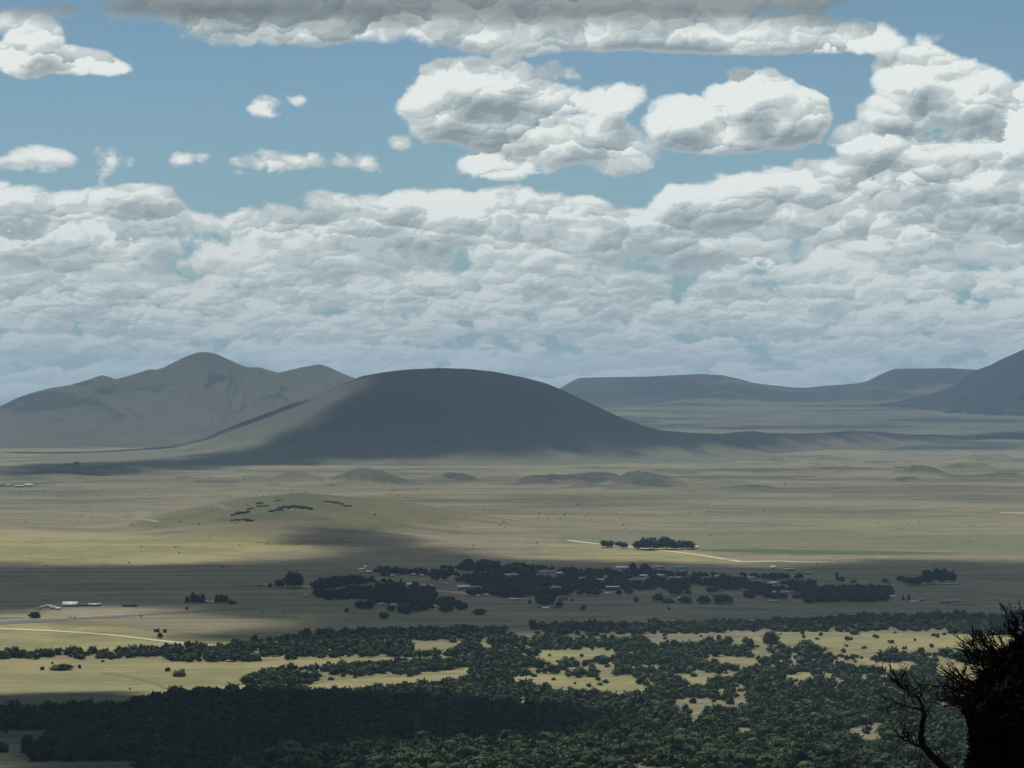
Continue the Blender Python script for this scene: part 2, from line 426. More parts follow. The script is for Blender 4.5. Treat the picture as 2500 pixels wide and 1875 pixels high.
# ------------------------------------------------------------------ materials
def new_mat(name):
    m = bpy.data.materials.new(name); m.use_nodes = True; m.node_tree.nodes.clear()
    return m, NT(m.node_tree)
def finish(T, col, rough=.9, spec=.2, metal=0.0, bump=None):
    ins = dict(Base_Color=col, Roughness=rough, Metallic=metal)
    n = T.node('ShaderNodeBsdfPrincipled', None, **ins)
    n.inputs['Specular IOR Level'].default_value = spec
    if bump is not None: T.l.new(bump, n.inputs['Normal'])
    T.node('ShaderNodeOutputMaterial', Surface=n.outputs[0])
def plain_mat(name, c, rough=.8, metal=0.0, var=.15, scale=.5, spec=.3):
    m, T = new_mat(name)
    p = T.node('ShaderNodeNewGeometry').outputs['Position']
    n = T.noise(p, scale, 3)
    k = T.m('MULTIPLY_ADD', T.m('SUBTRACT', n, .5), 2*var, 1.0)
    col = T.v('MULTIPLY', (c[0], c[1], c[2]), T.xyz(k, k, k))
    finish(T, col, rough, spec, metal); return m
def c4(r, g, b): return (r, g, b, 1.0)

def ground_mat():
    m, T = new_mat('prairie_ground')
    p = T.node('ShaderNodeNewGeometry').outputs['Position']
    def at(n): return T.node('ShaderNodeAttribute', {'attribute_name': n}).outputs['Fac']
    big = T.noise(T.v('MULTIPLY', p, (.00045, .0009, 0)), 1.0, 5, .6, .6)
    mid = T.noise(T.v('MULTIPLY', p, (.0022, .0042, 0)), 1.0, 5, .6, .8)
    fine = T.noise(T.v('MULTIPLY', p, (.03, .03, 0)), 1.0, 5, .65)
    strk = T.noise(T.v('MULTIPLY', p, (.0009, .0065, 0)), 1.0, 4, .6, .5)
    a = T.mix(T.ss(big, .36, .64), c4(.215, .180, .112), c4(.19, .176, .095))
    a = T.mix(T.m('MULTIPLY', T.ss(mid, .50, .70), .6), a, c4(.25, .19, .125))      # bare reddish soil
    a = T.mix(T.m('MULTIPLY', T.ss(strk, .50, .62), .42), a, c4(.095, .098, .066))       # darker sedge strips
    a = T.mix(T.m('MULTIPLY', T.ss(strk, .44, .33), .6), a, c4(.27, .24, .155))
    st2 = T.noise(T.v('MULTIPLY', p, (.0032, .022, 0)), 1.0, 5, .65, .6)
    a = T.mix(T.m('MULTIPLY', T.ss(st2, .49, .62), .75), a, c4(.085, .092, .06))
    a = T.mix(T.m('MULTIPLY', T.ss(st2, .44, .32), .55), a, c4(.28, .25, .165))
    a = T.mix(T.m('MULTIPLY', at('straw'), .85), a, T.mix(T.ss(T.m('ADD', mid, T.m('MULTIPLY', T.m('SUBTRACT', T.noise(T.v('MULTIPLY', p, (.011, .016, 0)), 1.0, 4, .6), .5), .7)), .38, .64), c4(.30, .26, .112), c4(.20, .195, .085)))
    a = T.mix(T.m('MULTIPLY', at('green'), .9), a, c4(.065, .10, .036))
    a = T.mix(T.m('MULTIPLY', at('meadow'), .6), a, c4(.12, .14, .072))
    a = T.mix(T.m('MULTIPLY', at('dirt'), .6), a, c4(.30, .245, .16))
    a = T.mix(T.m('MULTIPLY', at('scrub'), .85), a, T.mix(T.ss(fine, .4, .6), c4(.04, .058, .042), c4(.09, .085, .06)))
    a = T.mix(T.m('MULTIPLY', at('hillgrass'), .9), a, T.mix(T.ss(mid, .40, .60), c4(.078, .088, .044), c4(.135, .122, .064)))
    a = T.mix(T.m('MULTIPLY', at('litter'), .8), a, T.mix(T.ss(fine, .4, .62), c4(.10, .10, .06), c4(.20, .17, .10)))
    k = T.m('MULTIPLY_ADD', T.m('SUBTRACT', fine, .5), .5, 1.0)
    a = T.v('MULTIPLY', a, T.xyz(k, k, k))
    b = T.node('ShaderNodeBump', None, Strength=.5, Distance=2.0, Height=fine).outputs[0]
    finish(T, a, .95, .1, bump=b); return m
def hill_mat(name, c1, c2, forest, lo, hi, scale=.0012, famt=1.0, cap=None):
    m, T = new_mat(name)
    p = T.node('ShaderNodeNewGeometry').outputs['Position']
    n = T.noise(T.v('MULTIPLY', p, (scale, scale, scale*2)), 1.0, 6, .62, .5)
    n2 = T.noise(T.v('MULTIPLY', p, (scale*8, scale*5, scale*8)), 1.0, 5, .6)
    a = T.mix(T.ss(n2, .35, .65), c4(*c1), c4(*c2))
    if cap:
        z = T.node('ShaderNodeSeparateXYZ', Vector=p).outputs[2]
        a = T.mix(T.m('MULTIPLY', T.ss(T.m('MULTIPLY_ADD', n, 260.0, z), 120.0, 430.0), .8), a, c4(*cap))  # darker towards the top; shading and low haze put into the colour
    f = T.m('ADD', T.m('ADD', n, T.m('MULTIPLY', T.m('SUBTRACT', n2, .5), .25)), T.m('MULTIPLY', T.node('ShaderNodeAttribute', {'attribute_name': 'woods'}).outputs['Fac'], .35))
    a = T.mix(T.m('MULTIPLY', T.ss(f, lo, hi), famt), a, c4(*forest))
    b = T.node('ShaderNodeBump', None, Strength=.4, Distance=8.0, Height=n2).outputs[0]
    finish(T, a, .95, .1, bump=b); return m

# ------------------------------------------------------------------ ground sheet
# openings in the woodland and land cover, as outlines on the ground (survey units)
CLEAR = [
 [(-60,1424),(250,1424),(400,1428),(560,1431),(640,1424),(800,1421),(1015,1417),(1018,1428),(900,1436),(780,1440),(600,1451),(522,1470),(530,1478),(590,1482),(560,1494),(380,1502),(280,1528),(100,1536),(-60,1534)],
 [(600,1490),(680,1478),(750,1467),(860,1462),(930,1462),(930,1480),(860,1490),(780,1500),(690,1498)],
 [(1150,1405),(1200,1404),(1346,1402),(1330,1412),(1200,1426),(1148,1424)],
 [(1521,1417),(1600,1419),(1651,1430),(1600,1432),(1540,1428)],
 [(1106,1459),(1221,1455),(1235,1470),(1150,1475),(1106,1470)],
 [(1195,1470),(1300,1462),(1371,1464),(1371,1480),(1290,1490),(1181,1490)],
 [(1471,1457),(1531,1459),(1525,1474),(1475,1474)],
 [(1441,1518),(1500,1507),(1560,1516),(1626,1507),(1626,1514),(1560,1526),(1480,1524)],
 [(1821,1582),(1850,1572),(1880,1566),(1926,1566),(1900,1580),(1860,1586)],
 [(1841,1412),(1900,1430),(1956,1436),(1990,1445),(1950,1448),(1890,1440),(1850,1424)],
 [(2030,1432),(2140,1440),(2140,1462),(2090,1468),(2020,1455)],
 [(1600,1372),(1700,1368),(1900,1370),(2080,1370),(2300,1374),(2300,1402),(2050,1402),(1900,1402),(1800,1398),(1720,1390),(1640,1386)],
 [(1230,1367),(1400,1369),(1600,1366),(1800,1364),(2056,1362),(2056,1371),(1800,1374),(1500,1375),(1330,1374),(1230,1371)],
 [(1400,1376),(1530,1376),(1530,1384),(1400,1384)],
 [(-60,1577),(60,1577),(135,1580),(80,1606),(30,1637),(-60,1640)],
 [(225,1576),(257,1578),(250,1590),(222,1588)],
 [(-60,1645),(316,1646),(300,1670),(-60,1675)],
 [(880,1387),(960,1386),(1000,1392),(960,1400),(890,1400)],
 [(1080,1345),(1170,1362),(1180,1372),(1090,1368)],
 [(560,1418),(620,1417),(620,1424),(560,1424)],
 [(905,1452),(960,1450),(1010,1440),(1030,1448),(960,1470),(905,1476)],
 [(1330,1478),(1420,1484),(1400,1494),(1330,1490)],
 [(1690,1460),(1740,1455),(1760,1466),(1700,1470)],[(1590,1570),(1640,1574),(1620,1590),(1585,1586)],
 [(1480,1540),(1520,1536),(1530,1548),(1490,1550)],[(1120,1506),(1150,1512),(1140,1522),(1118,1516)],
]
WOOD_EDGE = [(-200,1412),(0,1411),(30,1416),(60,1412),(240,1410),(300,1402),(440,1402),(560,1388),(700,1371),(760,1366),(900,1362),(950,1364),(1100,1362),(1180,1351),(1300,1351),(1500,1350),(1700,1344),(1830,1336),(1950,1334),(2212,1332),(2500,1328)]
STRAW = [[(-100,1420),(2300,1360),(2300,1480),(1000,1520),(-100,1545)], [(-100,1145),(250,1155),(600,1150),(700,1190),(300,1225),(-100,1215)], [(-100,1345),(200,1350),(500,1385),(500,1405),(-100,1412)],[(1150,1170),(1400,1175),(1620,1215),(1200,1212)]]
GREEN = [[(1480,1187),(1640,1185),(1950,1191),(2090,1195),(1940,1199),(1720,1198),(1560,1192)]]
MEADOW = [[(640,1285),(700,1270),(900,1330),(1000,1335),(860,1345),(700,1310)],[(2212,1196),(1500,1180),(1200,1175),(1200,1150),(1700,1150),(2300,1160)],[(1500,1295),(1900,1300),(1900,1312),(1400,1305)]]
DIRT = [[(1900,1202),(2300,1203),(2300,1208),(1900,1206)],[(60,1318),(330,1306),(520,1300),(330,1325),(180,1335)],[(1700,1212),(1890,1214),(1890,1218),(1700,1217)],[(300,1105),(560,1130),(520,1138),(300,1120)],[(0,1140),(260,1152),(100,1160),(0,1152)],[(1180,1060),(1300,1052),(1300,1060),(1180,1064)]]

def ang_cols():
    c = np.arange(-.235, .2351, .00062)
    out = []; a = .235
    st = .004
    while a < math.pi:
        a += st; st = min(st*1.25, .16); out.append(min(a, math.pi))
    out = np.array(out)
    return np.concatenate([-out[::-1], c, out])
def build_ground():
    A = ang_cols(); D = [1.0, 4, 8, 14, 20, 25, 32, 45, 60, 90, 150, 250, 400, 600, 900, 1150, 1300, 1400, 1480]
    d = 1500.0
    while d < 19000:
        D.append(d); d += min(d*d/2.32e6*1.25, 42)
    while d < 48000: D.append(d); d += 600
    D = np.array(D)
    AA, DD = np.meshgrid(A, D)
    X = np.sin(AA)*DD/np.where(np.abs(AA) < .235, np.cos(AA), math.cos(.235)); Y = np.cos(AA)*DD/np.where(np.abs(AA) < .235, np.cos(AA), math.cos(.235))
    B = base_h(X, Y); mh, mc = mound_fields(X, Y); hh = hill_h(X, Y)
    Z = B+mh+hh
    far = sstep(DD, 15500, 16500); Z = Z-far*8
    me = grid_mesh('ground', X, Y, Z, ground_mat())
    YY = np.maximum(Y, 1); PX, PY = (1250+F*X/YY)/K, (HOR+(CZ-Z)*F/YY)/K
    front = Y > 800
    nz = fbm(X/140, Y/140, 91, 4)
    def cov(polys, soft, n=1.0):
        c = np.zeros(X.shape)
        sel = front & (np.abs(AA) < .24)
        for p in polys:
            xs = [q[0] for q in p]; ys = [q[1] for q in p]
            s2 = sel & (PX > min(xs)-40) & (PX < max(xs)+40) & (PY > min(ys)-12) & (PY < max(ys)+12)
            if not s2.any(): continue
            pp = [(a, b*4) for a, b in p]
            dd = poly_dist(PX[s2], PY[s2]*4, pp)+nz[s2]*soft*1.6*n
            c[s2] = np.maximum(c[s2], sstep(dd, -soft, soft))
        return c
    attr(me, 'straw', cov(STRAW, 22)); attr(me, 'green', cov(GREEN, 3, .3)); attr(me, 'meadow', cov(MEADOW, 16)); attr(me, 'dirt', cov(DIRT, 14))
    sc = mc.copy()
    sc = np.maximum(sc, .55*sstep(hh, 14, 50)*sstep(fbm(X/110, Y/110, 97, 4), .02, .4))
    sc = np.maximum(sc, .6*sstep(hh, 10, 26)*(1-sstep(hh, 40, 66))*sstep(-(X-(735-1250)/F*6950), 240, 420)*sstep(nz+.35, 0, .5))
    sc = np.maximum(sc, .8*sstep(fbm(X/420, Y/330, 95, 4)+.12*sstep(X, 0, 1200), .27, .42)*sstep(DD, 9300, 10500))
    attr(me, 'scrub', sc)
    hx = X-(735-1250)/F*6950
    attr(me, 'hillgrass', sstep(hh+nz*14, 12, 40))
    wood = (PY > lut(PX, WOOD_EDGE)+2) & front
    lit = np.where(wood, .75, 0.0)
    for p in CLEAR:
        xs = [q[0] for q in p]; ys = [q[1] for q in p]
        s2 = (PX > min(xs)) & (PX < max(xs)) & (PY > min(ys)) & (PY < max(ys)) & front
        lit[s2] = np.where(in_poly(PX[s2], PY[s2], p), .1, lit[s2])
    attr(me, 'litter', lit)
    struct(link('ground', me), 'dry grass plain crossed by cloud shadows, rising to wooded slopes in front', 'ground')
build_ground()

def polar_patch(name, hf, u0, u1, d0, d1, nu, nd, mat, woods=None, dd=None):
    u = np.linspace(u0, u1, nu); D = np.linspace(d0, d1, nd) if dd is None else dd
    U, DD = np.meshgrid(u, D); X = (U-1250)/F*DD; Z = hf(X, DD)
    me = grid_mesh(name, X, DD, Z, mat)
    attr(me, 'woods', woods(U/K, (HOR+(CZ-Z)*F/DD)/K, X, DD) if woods else np.zeros(X.shape))
    return link(name, me)
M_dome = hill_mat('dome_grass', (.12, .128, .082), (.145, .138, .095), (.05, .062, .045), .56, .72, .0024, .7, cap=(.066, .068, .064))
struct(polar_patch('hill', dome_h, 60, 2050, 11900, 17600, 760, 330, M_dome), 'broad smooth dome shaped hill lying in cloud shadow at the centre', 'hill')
M_ridge = hill_mat('ridge_grass', (.11, .11, .075), (.14, .125, .09), (.06, .07, .05), .55, .72, .002, .7)
struct(polar_patch('hill', ridge_h, 1250, 2900, 13700, 20500, 520, 200, M_ridge), 'low dark ridge trailing right from the foot of the dome hill', 'hill')
def woods_left(px, py, X, Y):
    w = np.zeros(px.shape)
    px = px+fbm(X/420, Y/420, 131, 4)*46; py = py+fbm(X/380, Y/380, 137, 4)*22
    for cx, cy, rx, ry in ((120,862,130,26),(230,835,60,22),(310,842,30,8),(450,822,34,10),(290,828,14,6),(610,850,30,10),(60,880,80,14),(360,838,16,6)):
        w = np.maximum(w, sstep(1-np.hypot((px-cx)/rx, (py-cy)/ry), 0, .5))
    return w
M_left = hill_mat('range_grass', (.082, .088, .066), (.100, .104, .076), (.028, .038, .038), .66, .84, .0012, .85)
struct(polar_patch('mountain', range_h, -560, 1500, 15800, 22500, 900, 300, M_left, woods_left), 'distant grassy range with several rounded summits at the left', 'mountain range')
def woods_right(px, py, X, Y):
    return .75*sstep(Y, 23600, 25200)+.9*fbm(X/2300, Y/500, 99, 4)
M_mesa = hill_mat('mesa_ground', (.11, .112, .075), (.14, .135, .09), (.022, .036, .036), .46, .66, .0007, .9)
struct(polar_patch('mesa', mesa_h, 1000, 2950, 15000, 27800, 900, 420, M_mesa, woods_right), 'long flat topped mesas on the right horizon with plains rising to them', 'mesa')
M_peak = hill_mat('peak_woods', (.022, .030, .032), (.030, .038, .036), (.010, .016, .018), .30, .52, .0012, .95)
struct(polar_patch('mountain', peak_h, 1900, 3400, 19600, 25500, 600, 260, M_peak), 'dark blue wooded mountain cut off by the right edge', 'mountain')

# ------------------------------------------------------------------ haze
def haze():
    me = mesh_np('haze', [(-16000,-3000,-60),(16000,-3000,-60),(16000,49000,-60),(-16000,49000,-60),(-16000,-3000,1080),(16000,-3000,1080),(16000,49000,1080),(-16000,49000,1080)],
        [(0,3,2,1),(4,5,6,7),(0,1,5,4),(1,2,6,5),(2,3,7,6),(3,0,4,7)], smooth=False)
    m, T = new_mat('haze_air')
    v = T.node('ShaderNodeVolumePrincipled', None, Color=c4(.50, .73, 1.0), Density=1.9e-5, Anisotropy=.2)
    T.node('ShaderNodeOutputMaterial', Volume=v.outputs[0])
    me.materials.append(m)
    tag(link('haze', me), 'thin blue haze filling the valley air', 'haze', kind='stuff')
haze()

# ------------------------------------------------------------------ unseen clouds overhead, outlined and placed to shade the land
def shade_mat():
    m, T = new_mat('cloud_vapour')
    p = T.node('ShaderNodeNewGeometry').outputs['Position']
    e = T.node('ShaderNodeAttribute', {'attribute_name': 'depth'}).outputs['Fac']
    n = T.noise(T.v('MULTIPLY', p, (.0035, .0035, .001)), 1.0, 5, .6)
    f = T.ss(T.m('ADD', e, T.m('MULTIPLY', T.m('SUBTRACT', n, .5), 1.5)), -.05, .75)
    n2 = T.noise(T.v('MULTIPLY', p, (.0009, .0022, .0005)), 1.0, 4, .6)
    pt = T.node('ShaderNodeAttribute', {'attribute_name': 'patchy'}).outputs['Fac']
    pk = T.m('MULTIPLY_ADD', T.m('SUBTRACT', T.ss(n2, .42, .60), 1.0), pt, 1.0)
    f = T.m('MULTIPLY', T.m('MULTIPLY', f, pk), T.node('ShaderNodeAttribute', {'attribute_name': 'opacity'}).outputs['Fac'])
    d = T.node('ShaderNodeBsdfDiffuse', None, Color=c4(.85, .85, .85))
    t = T.node('ShaderNodeBsdfTranslucent', None, Color=c4(.80, .72, .60))
    tr = T.node('ShaderNodeBsdfTransparent')
    a = T.node('ShaderNodeMixShader', None, Fac=.5, _1=d.outputs[0], _2=t.outputs[0])
    b = T.node('ShaderNodeMixShader', None, Fac=f, _1=tr.outputs[0], _2=a.outputs[0])
    T.node('ShaderNodeOutputMaterial', Surface=b.outputs[0]); return m
M_shade = shade_mat()
def shade_cloud(poly, alt, label, soft=260.0, world=None, opacity=1.0, patchy=0.0):
    pts = []
    for i in range(max(0, len(poly)-(1 if world else 0))):
        (x0, y0), (x1, y1) = poly[i], poly[(i+1) % len(poly)]
        n = max(1, int(max(abs(x1-x0)/120, abs(y1-y0)/20)))
        for k in range(n): pts.append((x0+(x1-x0)*k/n, y0+(y1-y0)*k/n))
    P = []
    for q in pts:
        x, y, z = S(*q); t = (alt-z)/SD[2]; P.append((x+SD[0]*t, y+SD[1]*t))
    for x, y, z in world or ():
        t = (alt-z)/SD[2]; P.append((x+SD[0]*t, y+SD[1]*t))
    xs = [p[0] for p in P]; ys = [p[1] for p in P]
    cell = max(60.0, (max(xs)-min(xs))/110)
    gx = np.arange(min(xs)-4*cell, max(xs)+5*cell, cell); gy = np.arange(min(ys)-4*cell, max(ys)+5*cell, cell)
    X, Y = np.meshgrid(gx, gy)
    d = poly_dist(X, Y, P)
    th = np.clip(d/soft, 0, 3)
    up = 60*th*(1+.5*fbm(X/500, Y/500, 7, 3)); dn = 22*th
    nr, nc = X.shape
    V = np.concatenate([np.stack([X, Y, alt+up], -1).reshape(-1, 3), np.stack([X, Y, alt-dn-.5], -1).reshape(-1, 3)])
    keep = (d > -cell*1.5)
    q = gridquads(nr, nc); k = keep.ravel(); q = q[k[q].any(1)]
    Q = np.concatenate([q, q[:, ::-1]+nr*nc])
    # close the rim
    from collections import Counter
    e = np.concatenate([q[:, [0, 1]], q[:, [1, 2]], q[:, [2, 3]], q[:, [3, 0]]])
    key = np.sort(e, 1); kk = key[:, 0].astype(np.int64)*10**7+key[:, 1]
    u, idx, cnt = np.unique(kk, return_index=True, return_counts=True)
    rim = e[idx[cnt == 1]]
    Q = np.concatenate([Q, np.stack([rim[:, 1], rim[:, 0], rim[:, 0]+nr*nc, rim[:, 1]+nr*nc], -1)])
    me = mesh_np('cloud', V, Q, mat=M_shade)
    dd = (d/soft).ravel(); attr(me, 'depth', np.concatenate([dd, dd])); attr(me, 'opacity', np.full(len(dd)*2, opacity)); attr(me, 'patchy', np.full(len(dd)*2, patchy))
    struct(link('cloud', me), label, 'cloud')
SH_MID = [(-260,1216),(0,1213),(250,1212),(420,1212),(560,1203),(660,1192),(540,1176),(550,1150),(690,1118),(800,1134),(900,1154),(1030,1178),(1200,1206),(1480,1213),(1620,1217),(1760,1210),(1900,1203),(2212,1206),(2450,1207),
          (2450,1366),(2100,1364),(1800,1364),(1500,1372),(1200,1385),(900,1392),(640,1404),(440,1400),(300,1386),(150,1372),(170,1364),(400,1358),(520,1344),(300,1330),(160,1322),(-40,1330),(-260,1334)]
SH_NEAR = [(-260,1494),(0,1492),(150,1490),(280,1488),(420,1496),(600,1498),(760,1502),(900,1508),(1100,1514),(1270,1530),(1390,1548),(1400,1590),(1380,1618),(1180,1622),(1000,1630),(880,1640),(820,1700),(-260,1720)]
SH_DOME = [(2500,966),(2300,964),(2120,963),(1960,961),(1840,968),(1740,976),(1560,984),(1300,992),(1000,1000),(700,1006),(480,1012),(300,1028),(100,1036),(-60,1034),(-60,1008),(60,1000),(240,996),(420,980),(500,962),(580,935),(660,888),(720,852),(765,832)]
shade_cloud([(330,972),(400,962),(480,940),(560,912),(630,884),(690,859),(735,840)], 4400, 'small unseen cloud added to darken the far left flank of the dome hill', 160, opacity=.7,  # added out of view to darken the left rim of the dome
            world=[(-1500, 15300, 100), (-2400, 15500, 60), (-3600, 15300, 20)])
shade_cloud([], 4300, 'thin broken unseen cloud added to dim the middle of the plain', 500, world=[(-2600,7700,0),(2700,7300,0),(3400,12300,0),(-3400,12000,0)], opacity=.20, patchy=1.0)  # unseen patchy layer added to dim the plain
shade_cloud([], 6800, 'thin unseen cloud added to dim the distant left range', 700, world=[(-6500,16000,100),(-1300,16000,100),(-600,22500,100),(-7800,22500,100)], opacity=.14, patchy=.5)  # out-of-view layer added to dim the left range
shade_cloud([], 7000, 'thin unseen cloud added to dim the distant right mesas', 700, world=[(1500,18500,200),(7500,17500,200),(9500,28500,200),(800,28500,200)], opacity=.2, patchy=.6)  # out-of-view layer added to dim the mesas
shade_cloud(SH_MID, 2600, 'wide flat cloud high above the village that throws its shade on it', 260, opacity=.60)
shade_cloud(SH_NEAR, 2300, 'wide flat cloud above the near woodland that throws its shade on it', 170)
shade_cloud(SH_DOME, 4200, 'wide flat cloud high above the dome hill that throws its shade on it', 460, opacity=.76,
            world=[(-1150, 14900, 300), (-700, 16200, 0), (1200, 16400, 0), (2500, 17000, 60), (4200, 18900, 60), (5200, 19500, 60)])

# ------------------------------------------------------------------ trees
def foliage_mat(name, c1, c2, scale=.09, warm=None, spec=.12):
    m, T = new_mat(name)
    p = T.node('ShaderNodeNewGeometry').outputs['Position']
    n = T.noise(p, scale, 2, .5); n2 = T.noise(p, .012, 3, .6); n3 = T.noise(p, .9, 3, .6)
    a = T.mix(T.ss(n, .38, .62), c4(*c1), c4(*c2))
    if warm: a = T.mix(T.m('MULTIPLY', T.ss(T.m('ADD', n2, T.m('MULTIPLY', T.m('SUBTRACT', n, .5), .8)), .64, .76), .55), a, c4(*warm))
    k = T.m('MULTIPLY_ADD', T.m('SUBTRACT', n3, .5), .9, 1.0)
    a = T.v('MULTIPLY', a, T.xyz(k, k, k))
    finish(T, a, .85, spec); return m
M_jun = foliage_mat('juniper_leaves', (.017, .034, .015), (.058, .086, .032), .09, (.060, .040, .024))
M_cot = foliage_mat('cottonwood_leaves', (.011, .018, .017), (.022, .034, .025), .07)
M_bark = plain_mat('bark', (.09, .07, .055), .9, scale=2.0)

ICO = {}
def ico(sub):
    if sub in ICO: return ICO[sub]
    t = (1+5**.5)/2
    v = [(-1,t,0),(1,t,0),(-1,-t,0),(1,-t,0),(0,-1,t),(0,1,t),(0,-1,-t),(0,1,-t),(t,0,-1),(t,0,1),(-t,0,-1),(-t,0,1)]
    f = [(0,11,5),(0,5,1),(0,1,7),(0,7,10),(0,10,11),(1,5,9),(5,11,4),(11,10,2),(10,7,6),(7,1,8),(3,9,4),(3,4,2),(3,2,6),(3,6,8),(3,8,9),(4,9,5),(2,4,11),(6,2,10),(8,6,7),(9,8,1)]
    v = [tuple(np.array(a)/np.linalg.norm(a)) for a in v]
    for _ in range(sub):
        c = {}; nf = []
        def mid(a, b):
            k = (min(a, b), max(a, b))
            if k not in c:
                m = np.array(v[a])+np.array(v[b]); v.append(tuple(m/np.linalg.norm(m))); c[k] = len(v)-1
            return c[k]
        for a, b, d in f:
            x, y, z = mid(a, b), mid(b, d), mid(d, a); nf += [(a,x,z),(b,y,x),(d,z,y),(x,y,z)]
        f = nf
    ICO[sub] = (np.array(v), np.array(f)); return ICO[sub]
def crown_arrays(kind, seed, lobes, sub, leaves, leaf):
    """unit crown: width about 1, height given by kind, base at z=0; lumpy core blobs with leaf clumps standing off them"""
    r = np.random.RandomState(seed); V = []; Fc = []; n = 0
    H = {'juniper': .78, 'cone': 1.25, 'broad': .85, 'poplar': 2.3, 'bush': .6}[kind]
    vi, fi = ico(sub)
    for i in range(lobes):
        if i == 0: c = np.array([0, 0, .45*H]); s = np.array([.40, .40, .42*H])
        else:
            a = r.uniform(0, 6.28); h = r.uniform(.15, .85)
            if kind == 'cone': rr = .36*(1-h*.9)
            elif kind == 'juniper': rr = .34*(1-.55*h**2)
            else: rr = .33*math.sin(math.pi*min(.95, .22+h*.66))
            c = np.array([math.cos(a)*rr, math.sin(a)*rr, h*H*.92]); q = r.uniform(.14, .22)*(1.0 if kind != 'poplar' else .9); s = np.array([q, q, q*(1.1 if kind != 'poplar' else 2.0)])
        d = 1+r.uniform(-.26, .20, (len(vi), 1))
        V.append(vi*s*d+c); Fc.append(fi+n); n += len(vi)
    P = np.concatenate(V); 
    k = r.randint(0, len(P), leaves); ctr = np.array([0, 0, .42*H])
    base = P[k]; out = base-ctr; out /= np.linalg.norm(out, axis=1)[:, None]+1e-6
    pos = base+out*r.uniform(-.01, .07, (leaves, 1))
    t1 = r.normal(size=(leaves, 3)); t1 /= np.linalg.norm(t1, axis=1)[:, None]
    t2 = np.cross(t1, r.normal(size=(leaves, 3))); t2 /= np.linalg.norm(t2, axis=1)[:, None]
    L = leaf*r.uniform(.6, 1.4, (leaves, 1))
    tri = np.stack([pos-t1*L*.6, pos+t1*L*.6, pos+t2*L+out*L*.3], 1).reshape(-1, 3)
    V.append(tri); Fc.append(np.arange(leaves*3).reshape(-1, 3)+n)
    V = np.concatenate(V); V[:, 2] = np.maximum(V[:, 2], 0.02)
    return V, np.concatenate(Fc)
def trunk_arrays(h, r0, seed, limbs=3):
    V = []; Q = []; n = 0; rs = np.random.RandomState(seed)
    def tube(p0, p1, a, b):
        nonlocal n
        d = np.array(p1)-np.array(p0); u = np.cross(d, (0, 1, .3)); u /= np.linalg.norm(u); w = np.cross(d, u); w /= np.linalg.norm(w)
        for p, q in ((p0, a), (p1, b)):
            for k in range(6):
                t = k*math.pi/3; V.append(np.array(p)+(u*math.cos(t)+w*math.sin(t))*q)
        for k in range(6): Q.append((n+k, n+(k+1) % 6, n+6+(k+1) % 6, n+6+k))
        n += 12
    tube((0, 0, -.08), (.02, .01, h*.6), r0, r0*.6); tube((.02, .01, h*.6), (0, 0, h), r0*.6, r0*.2)
    for k in range(limbs):
        a = rs.uniform(0, 6.28); z = h*rs.uniform(.3, .6)
        tube((0, 0, z), (math.cos(a)*.25, math.sin(a)*.25, z+.2), r0*.4, r0*.12)
    return np.array(V), Q
KIND = {}
def kinds(name, mat, specs, base):
    """several prototypes with a detailed and a plain crown each"""
    L = []
    for i, (kd, sd) in enumerate(specs):
        V, Fc = crown_arrays(kd, sd, 18, 1, 620, .075); me = mesh_np('crown', V, tris=Fc, mat=mat, smooth=False)
        V2, F2 = crown_arrays(kd, sd+50, 7, 0, 95, .125)
        H = V[:, 2].max(); Vt, Qt = trunk_arrays(H*.75, .035 if kd != 'poplar' else .05, sd)
        mt = mesh_np('trunk', Vt, quads=Qt, mat=M_bark)
        L.append(dict(crown=me, trunk=mt, lowV=V2, lowF=F2, base=base, H=H, name=name))
    KIND[name] = L
kinds('juniper', M_jun, [('juniper',1),('juniper',2),('cone',3),('juniper',4),('bush',5),('cone',6)], .02)
kinds('cottonwood', M_cot, [('broad',11),('broad',12),('broad',13),('broad',14)], .12)
kinds('poplar', M_cot, [('poplar',21)], .05)
kinds('spruce', M_cot, [('cone',31),('cone',32)], .05)
def add_tree(kind, x, y, z, w, h, rz, vi, label, cat='tree', group=None, name=None):
    P = KIND[kind][vi % len(KIND[kind])]
    o = bpy.data.objects.new(name or kind+'_tree', None); COL.objects.link(o)
    o.location = (x, y, z-.15); o.rotation_euler = (0, 0, rz); o.scale = (w, w, h/P['H'])
    c = link('crown', P['crown'], o); c.location = (0, 0, P['base'])
    link('trunk', P['trunk'], o)
    return tag(o, label, cat, group)
def mass(name, kind, T, mat, label, cat):
    """many far trees whose number nobody could count, one mesh"""
    V = []; Fc = []; n = 0; T = np.array(T)
    L = KIND[kind]
    vi = T[:, 6].astype(int) % len(L)
    for j, P in enumerate(L):
        t = T[vi == j]
        if not len(t): continue
        v, f = P['lowV'], P['lowF']; c, s = np.cos(t[:, 5])[:, None], np.sin(t[:, 5])[:, None]
        X = (v[None, :, 0]*c-v[None, :, 1]*s)*t[:, 3:4]+t[:, 0:1]; Y = (v[None, :, 0]*s+v[None, :, 1]*c)*t[:, 3:4]+t[:, 1:2]
        Z = (v[None, :, 2]+P['base'])*(t[:, 4:5]/P['H'])+t[:, 2:3]-.3
        V.append(np.stack([X, Y, Z], -1).reshape(-1, 3))
        Fc.append((f[None]+(np.arange(len(t))*len(v))[:, None, None]+n).reshape(-1, 3)); n += len(t)*len(v)
    me = mesh_np(name, np.concatenate(V), tris=np.concatenate(Fc), mat=mat, smooth=False)
    tag(link(name, me), label, cat, kind='stuff')

